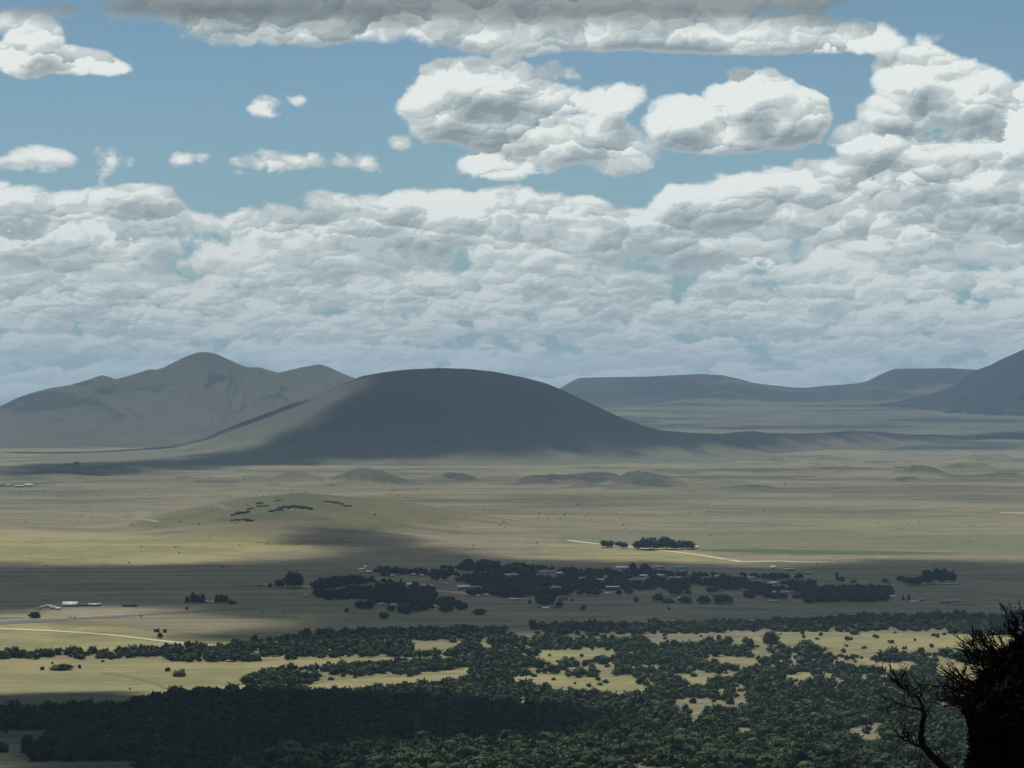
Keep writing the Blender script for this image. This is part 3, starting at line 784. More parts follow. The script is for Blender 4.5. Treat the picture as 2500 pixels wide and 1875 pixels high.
R = np.random.RandomState(5)
def scatter(dmin, dmax, umin, umax, step):
    """jittered ground points between two distances, inside the view"""
    ys = np.arange(dmin, dmax, step); out = []
    for y in ys:
        n = int((umax-umin)/F*y/step)+1
        u = np.linspace(umin, umax, n)
        X = (u-1250)/F*y+R.uniform(-.48, .48, n)*step; Y = y+R.uniform(-.48, .48, n)*step
        out.append(np.stack([X, Y], -1))
    P = np.concatenate(out); z = ground_h(P[:, 0], P[:, 1])
    px, py = proj(P[:, 0], P[:, 1], z)
    return P[:, 0], P[:, 1], z, px, py
# --- near woodland
x, y, z, px, py = scatter(1430, 4700, -90, 2600, 12.0)
inside = py > lut(px, WOOD_EDGE)
clear = np.zeros(len(px), bool)
jx = px+fbm(x/40, y/40, 5, 2)*9; jy = py+fbm(x/40, y/40, 6, 2)*2.5; tall = 8.5*F/y/K     # crowns in front hide this much ground
for p in CLEAR[:2]: clear |= in_poly(jx, jy, p)
for p in CLEAR[2:]: clear |= in_poly(jx, jy, p) | in_poly(jx, jy-tall*.5, p) | in_poly(jx, jy-tall, p)
dens = np.full(len(px), .93)
right = sstep(px, 1000, 1250)
gaps = fbm(x/95, y/80, 8, 3)
dens = np.where((right > .4) & (gaps > .20), .22, dens)
dens = np.where((right > .4) & (py < 1620) & (fbm(x/42, y/40, 18, 2) > .11), .12, dens)
dens = np.where((py < 1480) & (gaps > .24), .2, dens)
dens = np.where((px < 1250) & (py > 1500), .97, dens)
dens = np.where((px > 600) & (py < lut(px, WOOD_EDGE)+11), .98, dens)
dens = np.where(clear, np.where((px > 1150), .035, .012), dens)
keep = inside & (R.uniform(size=len(px)) < dens) & ~(clear & (px < 1000) & (py > 1424) & (py < 1490) & (px < 700))
x, y, z, px, py = [a[keep] for a in (x, y, z, px, py)]
w = (9.5+10.5*R.uniform(size=len(x))**1.4)*np.where(R.uniform(size=len(x)) < .12, .6, 1)*np.where(dens[keep] < .1, .62, 1)
h = w*R.uniform(.55, .8, len(x))*np.where(R.uniform(size=len(x)) < .15, 1.2, 1)
rz = R.uniform(0, 6.28, len(x)); vv = R.randint(0, 6, len(x))
vv = np.where((vv == 5) & (R.uniform(size=len(x)) < .6), 0, vv)
vis = (px > 8) & (px < 2206) & (py < 1668)
size = np.where(vis, w/y, 0)
order = np.argsort(-size)
order = order[np.argsort(y[order][:1400], kind='stable')] if False else order
near = set(order[:250].tolist())
ZONE = [('dark green juniper crowded into the deeply shaded woodland at the lower left', 'junipers of the shaded lower left woodland'),
        ('dark green juniper in the sunlit woodland along the bottom edge right of centre', 'junipers of the sunlit bottom right woodland')]
for i in order[:250]:
    zi = 0 if px[i] < 1150 else 1
    add_tree('juniper', x[i], y[i], z[i], w[i], h[i], rz[i], vv[i], ZONE[zi][0], 'tree', ZONE[zi][1])
rest = np.array([i for i in range(len(x)) if i not in near])
mass('woodland', 'juniper', np.stack([x, y, z, w, h, rz, vv], -1)[rest], M_jun, 'dense dark green juniper woodland broken by pale grassy clearings', 'woodland')
print('woodland', len(x))

# --- lone trees that can be told apart (survey x, y of the foot, width px, height px)
LONE = [
 ('juniper',(92,1447,9,8),'tiny square cut juniper left of the long dark clump in the yellow field'),
 ('juniper',(134,1447,44,14),'long low dark juniper clump standing alone in the yellow field at left'),
 ('juniper',(172,1444,8,9),'tiny dark juniper just right of the long clump in the yellow field'),
 ('juniper',(362,1450,11,10),'small round juniper beside the pale grey bush in the yellow field'),
 ('bushgrey',(388,1461,26,17),'pale grey brown round bush alone in the middle of the yellow field'),
 ('juniper',(281,1489,4,4),'speck of a juniper low in the yellow field near the shaded wood'),
 ('juniper',(113,1434,5,5),'speck of a juniper near the upper edge of the yellow field'),
 ('juniper',(222,1430,7,5),'tiny flat juniper under the tree line above the yellow field'),
 ('juniper',(14,1584,12,12),'round juniper alone in the tan clearing at the lower left corner'),
 ('juniper',(6,1625,26,24),'big dark juniper cut by the left edge in the lower clearing'),
 ('juniper',(1666,1390,34,26),'large dome shaped juniper standing out on the pale clearing at right'),
 ('juniper',(1620,1400,20,22),'pointed juniper left of the large dome shaped one on the pale clearing'),
 ('juniper',(1773,1373,8,9),'small pointed juniper alone in the middle of the pale clearing at right'),
 ('juniper',(1838,1382,8,7),'small dark juniper near the front edge of the pale clearing at right'),
 ('juniper',(1845,1370,26,10),'flat spreading juniper on the far side of the pale clearing at right'),
 ('juniper',(1736,1378,7,8),'tiny juniper left of the pointed one on the pale clearing'),
 ('juniper',(1745,1408,52,24),'wide juniper clump with a small top shoot in the clearing strip at right'),
 ('cottonwood',(635,1270,38,32),'large broad cottonwood with a leaning crown left of the village'),
 ('cottonwood',(604,1269,19,16),'small round tree between a pale farmhouse and the large broad cottonwood'),
 ('cottonwood',(584,1269,10,9),'little round tree touching the pale farmhouse left of the village'),
 ('juniper',(75,1335,30,14),'low wide double tree beside the highway at the far left'),
 ('cottonwood',(346,1379,10,12),'lone dark tree below the two red sheds on the left plain'),
 ('juniper',(404,1317,6,7),'tiny tree by the highway below the conifer clump'),
 ('spruce',(405,1302,11,14),'first dark conifer at the left end of the farmstead clump'),
 ('spruce',(417,1302,13,24),'tallest dark conifer of the farmstead clump left of the village'),
 ('spruce',(427,1303,13,18),'dark conifer in the middle of the farmstead clump left of the village'),
 ('spruce',(438,1303,12,21),'dark conifer on the near side of the pale farmhouse in the left clump'),
 ('spruce',(470,1303,13,18),'pointed tree right of the pale farmhouse in the left clump'),
 ('cottonwood',(484,1303,18,17),'rounded tree at the right end of the farmstead clump'),
 ('juniper',(500,1304,22,8),'low dark bush trailing off the right end of the farmstead clump'),
 ('juniper',(481,1226,4,5),'speck of a tree on the empty shaded plain below the small hill'),
 ('cottonwood',(749,1324,8,11),'small dark tree alone on the plain below the village left end'),
 ('cottonwood',(830,1337,18,14),'bushy tree at the front left corner of the village'),
 ('cottonwood',(1036,1327,28,11),'flat topped dark clump alone before the village'),
 ('cottonwood',(1178,1311,42,30),'steep cone shaped clump behind a white house on the open plain'),
 ('cottonwood',(1208,1312,16,12),'low bush at the right side of the cone shaped clump'),
 ('juniper',(1144,1303,6,10),'tiny upright tree left of the cone shaped clump'),
 ('juniper',(1210,1299,6,8),'small tree behind and right of the cone shaped clump'),
 ('juniper',(1237,1300,5,9),'small tree at the right corner of the dark shed'),
 ('cottonwood',(1260,1318,12,10),'small leaning tree alone on the plain right of the white house'),
 ('cottonwood',(1374,1301,10,11),'round dark tree alone just below the village trees'),
 ('cottonwood',(1421,1300,22,17),'large round tree at the front edge of the village right of centre'),
 ('juniper',(1445,1316,6,5),'speck of a bush on the plain below the large round tree'),
 ('juniper',(1444,1302,24,10),'low brown green bush beside the large round tree'),
 ('cottonwood',(1480,1303,26,14),'dark bushy tree behind small white structures at the village front'),
 ('cottonwood',(1520,1304,26,16),'round dark tree next to the pale dome roof at the village front'),
 ('cottonwood',(1562,1304,42,18),'wide wedge shaped clump standing alone in the village front'),
 ('poplar',(1808,1256,7,20),'slim upright poplar on the plain right of the village'),
 ('cottonwood',(1818,1258,12,12),'small tree leaning against the slim poplar right of the village'),
 ('juniper',(1843,1259,14,7),'low dark bush right of the slim poplar'),
 ('juniper',(1912,1258,17,9),'low rounded bush on the open plain halfway to the right tree group'),
 ('cottonwood',(1946,1256,20,11),'dome shaped tree at the left of the right hand tree group'),
 ('cottonwood',(1972,1264,40,18),'wide low tree mass at the foot of the right hand tree group'),
 ('cottonwood',(2004,1262,28,28),'tall rounded tree in the right hand tree group'),
 ('cottonwood',(2032,1260,30,30),'tallest spreading tree of the right hand tree group'),
 ('cottonwood',(2054,1258,20,22),'rightmost tree of the right hand tree group beside a parked truck'),
 ('spruce',(1951,1298,6,13),'first of two small conifers right of the long village tree row'),
 ('spruce',(1963,1297,7,13),'second small conifer right of the long village tree row'),
 ('cottonwood',(1312,1182,28,14),'rounded tree alone at the left end of the far farm group'),
 ('cottonwood',(1347,1184,18,12),'small round tree between the far farm grove and the lone rounded tree'),
 ('cottonwood',(1335,1180,12,10),'little pale trunked tree beside the small round tree of the far farm'),
 ('cottonwood',(1380,1186,26,16),'low tree at the left end of the far farm grove'),
 ('cottonwood',(1404,1187,42,24),'flat topped large tree in the far farm grove'),
 ('cottonwood',(1440,1187,36,25),'tall round tree in the middle of the far farm grove'),
 ('cottonwood',(1462,1187,24,18),'lower tree right of the middle of the far farm grove'),
 ('cottonwood',(1485,1186,30,17),'flat crowned tree over the white roof at the right end of the far farm grove'),
 ('juniper',(165,1003,11,6),'tiny tree speck on the far plain at the left before the distant range'),
 ('poplar',(866,1265,5,16),'slim dark poplar rising above the left tree mass of the village'),
 ('spruce',(1367,1236,16,22),'pointed tree at the rear edge of the village under a thin mast shape'),
 ('cottonwood',(1393,1234,18,16),'dark round tree at the rear edge of the village beside the pointed one'),
]
M_grey = foliage_mat('grey_bush_twigs', (.15, .13, .10), (.22, .19, .15), .3)
kinds('bushgrey', M_grey, [('bush', 41)], .0)
for i, (kd, (sx, sy, wp, hp), lab) in enumerate(LONE):
    X, Y, Z = S(sx, sy); s = Y/F*K
    add_tree(kd, X, Y, Z, max(3, wp*s*1.08), hp*s*1.05, i*1.7, i, lab, 'bush' if 'bush' in lab.split(' beside')[0] else 'tree', name={'bushgrey': 'bush'}.get(kd))

# --- village trees
VILL = [
 ([(680,1262),(720,1256),(770,1254),(850,1262),(930,1272),(940,1290),(935,1316),(880,1328),(830,1318),(760,1312),(700,1298),(680,1290)], .95, 'village trees of the dense left block'),
 ([(775,1242),(830,1232),(900,1236),(985,1238),(1000,1252),(1080,1262),(1060,1276),(1000,1258),(880,1252),(800,1250)], .85, 'village trees of the upper left strip'),
 ([(935,1226),(1000,1216),(1120,1222),(1200,1236),(1100,1240),(1040,1238),(960,1232)], .45, 'scattered village trees at the rear left'),
 ([(1000,1252),(1060,1240),(1180,1240),(1300,1240),(1390,1244),(1480,1246),(1510,1258),(1600,1262),(1600,1280),(1440,1286),(1300,1286),(1180,1288),(1060,1292),(1010,1290),(1020,1274)], .88, 'village trees of the dense central block'),
 ([(1180,1232),(1250,1236),(1400,1234),(1500,1240),(1560,1246),(1500,1250),(1200,1244)], .6, 'village trees of the rear centre'),
 ([(1540,1250),(1640,1244),(1720,1250),(1760,1262),(1780,1298),(1700,1300),(1620,1296),(1600,1280),(1530,1262)], .72, 'village trees of the right hand block'),
 ([(1740,1280),(1790,1276),(1860,1272),(1928,1276),(1928,1299),(1840,1302),(1745,1302)], .97, 'village trees of the long row at the right end'),
 ([(945,1300),(985,1294),(1005,1306),(1000,1322),(945,1322)], .6, 'village trees of the front corner'),
]
VL = ['broad dark tree in the dense left block of the village','dark tree in the thin strip of trees at the upper left of the village','small tree among the scattered ones behind the village on the left','broad dark tree in the dense central block of the village','dark tree among the roofs at the rear centre of the village','broad dark tree in the right hand block of the village','dark tree in the long unbroken row at the right end of the village','tree in the loose clump at the front left corner of the village']
BLD = []   # filled below, kept clear of trees

# ------------------------------------------------------------------ buildings
def metal(name, c, r=.35): return plain_mat(name, c, r, .0, .08, .4, .5)
M_roofs = {'white': metal('white_metal_roof', (.86, .87, .85), .2), 'pale': metal('pale_grey_roof', (.50, .52, .50)), 'grey': metal('grey_roof', (.26, .27, .27), .6),
           'green': metal('faded_green_roof', (.30, .40, .36)), 'pink': metal('faded_pink_roof', (.55, .42, .40)), 'red': metal('rusty_red_roof', (.20, .06, .04), .6), 'dark': metal('dark_roof', (.07, .07, .075), .6), 'tan': metal('tan_roof', (.40, .35, .27), .6)}
M_walls = {'white': plain_mat('white_wall', (.70, .70, .66)), 'pale': plain_mat('pale_wall', (.42, .40, .35)), 'grey': plain_mat('grey_wall', (.22, .22, .21)), 'dark': plain_mat('dark_wall', (.06, .06, .06)), 'red': plain_mat('red_wall', (.22, .05, .035)), 'tan': plain_mat('tan_wall', (.34, .28, .21))}
M_glass = plain_mat('dark_glass', (.03, .035, .04), .15, spec=.5)
def box(V, Q, x0, x1, y0, y1, z0, z1):
    n = len(V); V += [(x0,y0,z0),(x1,y0,z0),(x1,y1,z0),(x0,y1,z0),(x0,y0,z1),(x1,y0,z1),(x1,y1,z1),(x0,y1,z1)]
    Q += [(n,n+3,n+2,n+1),(n+4,n+5,n+6,n+7),(n,n+1,n+5,n+4),(n+1,n+2,n+6,n+5),(n+2,n+3,n+7,n+6),(n+3,n,n+4,n+7)]
def building(u, v, wpx, dep, wh, rh, roof, wall, label, cat='house', name='house', rot=0.0, flat=False, doors=1, wins=2):
    X, Y, Z = pick(u, v); w = wpx*Y/F
    BLD.append((u/K, v/K, wpx/K))
    o = bpy.data.objects.new(name, None); COL.objects.link(o); o.location = (X, Y+dep/2, Z-.1); o.rotation_euler = (0, 0, rot)
    V = []; Q = []; T_ = []; box(V, Q, -w/2, w/2, -dep/2, dep/2, -.8, wh)
    if not flat:                      # gable ends
        for sx in (-w/2, w/2):
            n = len(V); V += [(sx, -dep/2, wh+.001), (sx, dep/2, wh+.001), (sx, 0, wh+rh)]; T_.append((n, n+1, n+2) if sx > 0 else (n, n+2, n+1))
    link('wall', mesh_np('wall', V, quads=Q, tris=T_, mat=M_walls[wall], smooth=False), o)
    V = []; Q = []; ov = .5; t = .15
    if flat: box(V, Q, -w/2-ov, w/2+ov, -dep/2-ov, dep/2+ov, wh+.01, wh+.3)
    else:
        e = ov*rh/(dep/2)
        for s in (-1, 1):
            n = len(V)
            V += [(-w/2-ov, s*(dep/2+ov), wh-e+.02), (w/2+ov, s*(dep/2+ov), wh-e+.02), (w/2+ov, 0, wh+rh+.02), (-w/2-ov, 0, wh+rh+.02)]
            V += [(a, b, c+t) for a, b, c in V[n:n+4]]
            Q += [(n,n+1,n+2,n+3),(n+4,n+7,n+6,n+5),(n,n+4,n+5,n+1),(n+1,n+5,n+6,n+2),(n+3,n+2,n+6,n+7),(n,n+3,n+7,n+4)]
    link('roof', mesh_np('roof', V, quads=Q, mat=M_roofs[roof], smooth=False), o)
    for k in range(wins):
        V = []; Q = []; cx = -w/2+w*(k+1)/(wins+1.0); cx += (w*.12 if k % 2 else -w*.05)
        box(V, Q, cx-.7, cx+.7, -dep/2-.05, -dep/2+.05, wh*.38, wh*.78); link('window', mesh_np('window', V, quads=Q, mat=M_glass, smooth=False), o)
    for k in range(doors):
        V = []; Q = []; cx = w*.5*(.08-.9*k*.5); dw = .55 if cat == 'house' else min(w*.12, 2.2)
        box(V, Q, cx-dw, cx+dw, -dep/2-.06, -dep/2+.04, .02, min(wh*.8, 3.4)); link('door', mesh_np('door', V, quads=Q, mat=M_walls['dark'], smooth=False), o)
    return tag(o, label, cat)
B = [
 (170,1481,36,16,3.2,5.5,'white','dark','large barn with a bright white metal roof on the left plain, biggest of its ranch','barn','barn',0,False,1,0),
 (231,1480,30,9,3,2.2,'pale','grey','long pale grey roofed shed right of the bright white barn on the left plain','shed','shed',0,False,1,1),
 (204,1480,22,8,3,1.0,'dark','dark','long dark shed between the white barn and the pale grey roofed shed','shed','shed',0,True,1,1),
 (119,1483,17,8,2.6,2.4,'pale','pale','pale roofed house at the rear left of the bright white barn','house','house',0,False,1,2),
 (104,1484,10,7,2.2,1.2,'white','pale','small white roofed shed at the left of the ranch on the left plain','shed','shed',0,False,1,0),
 (129,1487,14,8,3.2,2.2,'pale','pale','pale house in front of the left ranch, touching a smaller whitish one','house','house',.1,False,1,2),
 (141,1489,12,7,3.2,1.6,'white','white','small whitish house nearest the front of the left ranch','house','house',-.1,False,1,1),
 (96,1489,9,6,2.8,1.2,'grey','pale','little grey shed at the far left end of the ranch on the left plain','shed','shed',0,False,1,0),
 (316,1481,34,9,4,1.0,'dark','dark','long black low shed standing apart right of the left ranch','shed','shed',0,True,1,0),
 (382,1543,12,8,5,2.0,'red','red','wide rusty red shed near the road on the left plain','shed','shed',0,False,1,0),
 (402,1544,8,7,5.5,1.5,'red','red','narrow rusty red shed right beside the wide red one','shed','shed',0,True,1,0),
 (503,1472,13,8,3,2.0,'pale','white','pale house between the dark conifers of the left farmstead','house','house',0,False,1,2),
 (517,1473,10,7,3,1.6,'pale','white','whitish house right next to the pale one in the left farmstead','house','house',0,False,1,2),
 (651,1432,14,9,3.4,2.4,'tan','white','cream farmhouse beside a little round tree left of the large cottonwood','house','house',0,False,1,2),
 (630,1431,16,9,2.8,1.4,'grey','grey','low grey shed left of the cream farmhouse','shed','shed',0,False,1,1),
 (891,1388,8,7,3.6,2.6,'white','pale','small white roofed house standing farthest back at the village left tip','house','house',0,False,1,1),
 (884,1393,14,8,2.8,2.4,'white','grey','long bright white roof in the middle of the village left tip','house','house',0,False,1,2),
 (899,1399,11,8,2.8,3.0,'white','dark','slanting white roof nearest the front of the village left tip','house','house',.35,False,1,1),
 (883,1399,9,6,2.6,1.4,'pale','dark','small pale shed left of the slanting white roof at the village tip','shed','shed',0,False,1,0),
 (957,1409,8,7,3.4,2.4,'pale','pale','pale house half hidden in the upper left strip of village trees','house','house',.4,False,1,1),
 (1010,1406,8,7,3,2.4,'pale','grey','grey house peeking out of the upper tree strip right of the pale one','house','house',0,False,1,1),
 (1030,1408,9,7,3,2.4,'pale','pale','pale roofed house at the right end of the upper left tree strip','house','house',.2,False,1,1),
 (998,1432,12,9,4.0,3.2,'white','pale','white roofed house standing clear between the two left tree blocks','house','house',0,False,1,1),
 (1034,1433,12,8,4.2,1.5,'pale','white','white walled house left of a tiny one in the gap of the village','house','house',0,False,1,2),
 (1054,1433,6,6,3.6,1.2,'white','white','tiny white shed in the gap of the village near slim trees','shed','shed',0,False,1,0),
 (1091,1427,8,7,3,1.6,'pale','white','small pale house under the trees left of the largest village building','house','house',0,False,1,1),
 (1132,1440,30,18,6.5,2.2,'white','pale','largest village building, a long hall with a bright white roof and pale wall','hall','hall',0,False,2,3),
 (1161,1437,26,12,4.2,1.2,'pale','pale','lower pale wing on the right of the largest village building','hall','hall',0,True,1,3),
 (746,1457,10,7,2.6,1.4,'pale','pale','pale shed in the green yard at the left end of the village','shed','shed',.2,False,1,0),
 (932,1479,20,8,2.8,1.6,'grey','pale','long grey bungalow under the left dense block of village trees','house','house',0,False,1,3),
 (960,1481,12,8,3.4,1.6,'pale','white','pale house right of the long grey bungalow','house','house',0,False,1,2),
 (1062,1484,8,7,3,1.6,'pale','white','small pale house among loose trees at the front left corner of the village','house','house',0,False,1,1),
 (1106,1412,7,7,4,1.6,'pale','white','narrow white house deep in the central trees above the long hall','house','house',0,False,1,1),
 (1168,1457,8,7,2.8,1.4,'pale','white','small pale house at the front of the central block, left of its twin','house','house',0,False,1,1),
 (1188,1456,8,7,3,1.4,'white','pale','small white roofed twin house at the front of the central block','house','house',0,False,1,1),
 (1259,1465,34,5,2.4,.8,'white','pale','long white trailer home on the open plain in front of the village','trailer','trailer',0,False,1,4),
 (1333,1489,19,9,3.8,1.6,'white','white','white house in front of the steep cone shaped clump','house','house',0,False,1,3),
 (1377,1464,18,9,4.5,1.2,'dark','grey','dark shed behind the white house on the open plain','shed','shed',0,True,1,0),
 (1366,1402,13,8,2.6,2.6,'white','grey','bright white roof low in the rear trees left of the pointed tree','house','house',0,False,1,1),
 (1250,1406,32,10,2.8,1.6,'pale','grey','long pale green grey roof at the rear of the central block','shed','shed',0,False,1,1),
 (1335,1398,36,10,2.6,1.2,'pale','grey','very long thin pale roof behind the rear trees left of the white slit roof','shed','shed',0,False,1,1),
 (1421,1415,12,8,2.8,2.4,'white','pale','white roof with a notch in the middle of the rear village trees','house','house',.3,False,1,1),
 (1466,1418,18,9,2.8,1.6,'white','grey','thin white roof deep among the central rear trees','house','house',0,False,1,1),
 (1478,1412,6,6,4,2,'pale','white','pale gable just behind the thin white roof','house','house',.6,False,1,0),
 (1496,1441,33,12,6.5,1.6,'white','dark','dark walled store with a long bright slit of a roof in the central block','store','store',.05,False,2,3),
 (1484,1453,8,7,4,1.6,'white','white','small white house just below the dark walled store','house','house',0,False,1,1),
 (1519,1389,30,13,3,3.4,'white','pale','broad white roof at the rear edge of the village left of a round tree','barn','barn',0,False,1,1),
 (1571,1408,20,9,2.6,2.0,'white','grey','white roofed house below a dark tree row at the rear right','house','house',0,False,1,2),
 (1578,1416,6,6,4.5,1.2,'pale','white','narrow pale house at the right end below the rear white roof','house','house',0,False,1,0),
 (1550,1419,24,10,2.6,1.8,'grey','pale','grey roofed building in the heart of the right hand rear trees','house','house',.1,False,1,2),
 (1609,1387,26,11,3.0,3.0,'pink','pale','faded pink roofed barn at the rear edge of the village','barn','barn',0,False,1,1),
 (1612,1407,17,8,2.6,1.8,'white','white','white house below the row of parked cars at the rear','house','house',0,False,1,2),
 (1663,1388,28,11,3.0,2.8,'green','pale','faded green roofed barn at the right of the rear edge of the village','barn','barn',0,False,1,1),
 (1683,1406,9,8,4.2,2.0,'pale','white','small pale house below the right end of the faded green roof','house','house',0,False,1,1),
 (1651,1413,32,9,2.6,1.4,'pale','grey','pale green grey long shed under the faded green roofed barn','shed','shed',0,False,1,1),
 (1358,1437,26,8,2.6,1.2,'pale','grey','pale roofed carport building above two white cars','house','house',.1,False,1,2),
 (1750,1413,10,9,5.0,3.4,'pale','pale','pale domed roof showing between round trees at the village right','barn','barn',.4,False,1,0),
 (1719,1464,18,9,3.4,3.6,'pale','white','pale arched roof beside a round tree at the front of the village','shed','shed',.3,False,1,0),
 (1660,1463,10,6,2.8,1.4,'white','white','small white house left of the pale arched roof','house','house',0,False,1,1),
 (1836,1414,17,9,3.2,2.0,'pale','grey','pale roof above the trees at the upper right of the village','house','house',0,False,1,1),
 (1888,1389,13,9,3.6,4.0,'white','white','white barn with a bright roof standing clear above the village right end','barn','barn',0,False,1,1),
 (1926,1393,27,9,3.4,.9,'white','grey','long thin open shed with a white roof right of the clear standing white barn','shed','shed',0,False,1,0),
 (1974,1401,11,7,2.8,1.6,'pale','grey','small shed in the yard right of the long thin open shed','shed','shed',0,False,1,0),
 (1951,1400,10,7,2.8,1.2,'grey','grey','grey shed in the yard just right of the long thin open shed','shed','shed',0,False,1,0),
 (1889,1427,19,9,3.2,2.6,'white','pale','white roofed house wedged between two round trees on the village right','house','house',0,False,1,1),
 (1922,1450,32,9,3.2,2.2,'grey','pale','grey bungalow between the right block and the diagonal tree mass','house','house',0,False,1,3),
 (1890,1450,8,7,3.4,2.2,'pale','pale','small pale house in the dense trees left of the grey bungalow','house','house',0,False,1,1),
 (1889,1470,22,7,2.6,1.2,'pale','tan','low pale building at the front edge of the right village block','house','house',0,False,1,2),
 (2180,1460,12,8,3.6,1.6,'white','white','white house at the right end of the long unbroken tree row','house','house',0,False,1,1),
 (2235,1472,20,8,3.4,1.6,'pale','white','pale house standing alone on the plain right of two small conifers','house','house',0,False,1,2),
 (2250,1467,16,8,3.0,1.4,'tan','tan','tan shed behind the pale house alone on the right plain','shed','shed',0,False,1,1),
 (2330,1470,30,8,3.0,1.4,'tan','grey','long tan roofed barn at the far right of the plain','barn','barn',0,False,1,1),
 (2308,1473,24,7,2.0,1.0,'dark','dark','dark low shed touching the left side of the long tan roofed barn','shed','shed',0,True,1,0),
 (2255,1430,5,5,6.0,1.0,'pale','pale','narrow pale silo house below the left tree of the right hand group','shed','shed',0,True,0,0),
 (2316,1428,54,9,2.2,1.0,'tan','tan','long tan wall building below the tall trees of the right hand group','barn','barn',0,False,2,3),
 (1697,1339,18,10,3.4,2.4,'white','pale','white roofed farmhouse under the flat crowned tree of the far farm grove','house','house',0,False,1,1),
 (1612,1335,8,9,4.6,2.0,'white','white','small white house under the trees in the middle of the far farm grove','house','house',0,False,1,1),
 (1572,1337,7,9,4.0,1.6,'white','white','small white shed under the left trees of the far farm grove','shed','shed',0,False,1,0),
 (70,1187,20,14,5,5,'white','pale','bright white barn of the far ranch by the left edge','barn','barn',0,False,1,1),
 (48,1189,22,12,5,2.5,'white','dark','white roofed low shed left of the bright barn of the far ranch','shed','shed',0,False,1,1),
 (22,1187,14,12,6,3,'pale','pale','pale house of the far ranch by the left edge','house','house',0,False,1,1),
 (5,1187,10,12,6,2,'grey','grey','grey shed of the far ranch cut by the left edge','shed','shed',0,False,1,0),
 (1060,1095,3,9,7,2,'white','white','tiny white hut on the foot of the dome hill','hut','hut',0,False,1,0),
]
for b in B: building(*b)

# utility pole at the left end of the village
def utility_pole(u, v, h, label):
    X, Y, Z = pick(u, v); o = bpy.data.objects.new('utility_pole', None); COL.objects.link(o); o.location = (X, Y, Z)
    V = []; Q = []; box(V, Q, -.22, .22, -.22, .22, -.5, h); link('post', mesh_np('post', V, quads=Q, mat=M_walls['white'], smooth=False), o)
    V = []; Q = []; box(V, Q, -1.4, 1.4, .23, .4, h-1.2, h-.9); link('crossarm', mesh_np('crossarm', V, quads=Q, mat=M_bark, smooth=False), o)
    tag(o, label, 'utility pole')
utility_pole(765, 1474, 11, 'pale utility pole at the front left corner of the dense left village block')
utility_pole(181, 1540, 8, 'thin pale utility pole by the cream road on the left plain')

# vehicles
M_car = {'white': plain_mat('white_paint', (.75, .76, .76), .3, spec=.5), 'dark': plain_mat('dark_paint', (.04, .045, .05), .3, spec=.5), 'silver': plain_mat('silver_paint', (.5, .52, .54), .3, spec=.5)}
M_tyre = plain_mat('tyre_rubber', (.02, .02, .02), .9)
def car_meshes(L):
    V = []; Q = []; W = .95
    prof = [(-L/2, .35), (-L/2, .95), (-L*.42, 1.0), (L*.45, .95), (L/2, .75), (L/2, .35)]
    def ext(prof, W):
        V = [(x, -W, z) for x, z in prof]+[(x, W, z) for x, z in prof]; n = len(prof)
        me_q = [(i, (i+1) % n, (i+1) % n+n, i+n) for i in range(n)]
        t = [(0, n-1-i, n-2-i) for i in range(n-2)]+[(n, n+1+i, n+2+i) for i in range(n-2)]
        return V, me_q, t
    b = ext(prof, W); cab = ext([(-L*.34, .96), (-L*.26, 1.48), (L*.10, 1.5), (L*.24, .96)], W*.88)
    wv = []; wq = []; wt = []
    for k in range(10):
        a = k*math.pi/5; wv += [(.34*math.cos(a), -.1, .34*math.sin(a)), (.34*math.cos(a), .1, .34*math.sin(a))]
    for k in range(10): wq.append((2*k, 2*((k+1) % 10), 2*((k+1) % 10)+1, 2*k+1))
    for k in range(1, 9): wt += [(0, 2*k, 2*(k+1)), (1, 2*(k+1)+1, 2*k+1)]
    return b, cab, (wv, wq, wt)
def car(u, v, col, label, rot=0.0, L=4.8, scale=1.0):
    X, Y, Z = pick(u, v); o = bpy.data.objects.new('parked_car', None); COL.objects.link(o); o.location = (X, Y, Z+.05); o.rotation_euler = (0, 0, rot); o.scale = (scale,)*3
    b, c, w = car_meshes(L)
    link('body', mesh_np('body', b[0], quads=b[1], tris=b[2], mat=M_car[col], smooth=False), o)
    link('cabin', mesh_np('cabin', c[0], quads=c[1], tris=c[2], mat=M_glass, smooth=False), o)
    for sx in (-.3, .3):
        for sy in (-.92, .92):
            wo = link('wheel', mesh_np('wheel', w[0], quads=w[1], tris=w[2], mat=M_tyre, smooth=False), o); wo.location = (sx*L, sy, .34)
    tag(o, label, 'car', 'cars and trucks parked about the village')
car(172,1508,'silver','pale car parked on the pale ground by the highway at far left',0,5.6,1.3)
car(184,1508,'white','white car parked just right of the pale one by the far left highway',0.2,5.2,1.3)
car(548,1485,'white','white car on the highway below the left farmstead',.1,5,1.2)
for k, (uu, lab) in enumerate(((1594,'white car at the left end of the rear row of parked cars'),(1601,'second white car from the left in the rear row'),(1608,'white car in the middle of the rear row of parked cars'),(1616,'silver car second from the right in the rear row'),(1622,'white car at the right end of the rear row of parked cars'))):
    car(uu,1400,'silver' if k == 3 else 'white',lab,.2*k,5,1.1)
car(1346,1442,'white','white car on the left under the pale roofed carport building',0,4.8,1.2)
car(1359,1443,'white','white car on the right under the pale roofed carport building',0,4.8,1.2)
car(2334,1427,'dark','dark truck beside the rightmost tree of the right hand group',0,6.5,1.3)
car(1661,1470,'white','white car among bushes at the village front right of centre',0.4,4.8,1.2)
car(1673,1470,'white','white car nearest the dark bushy tree at the village front',-.3,4.8,1.2)
car(1164,1458,'silver','silver car near the front of the central block of village trees',0,4.8,1)

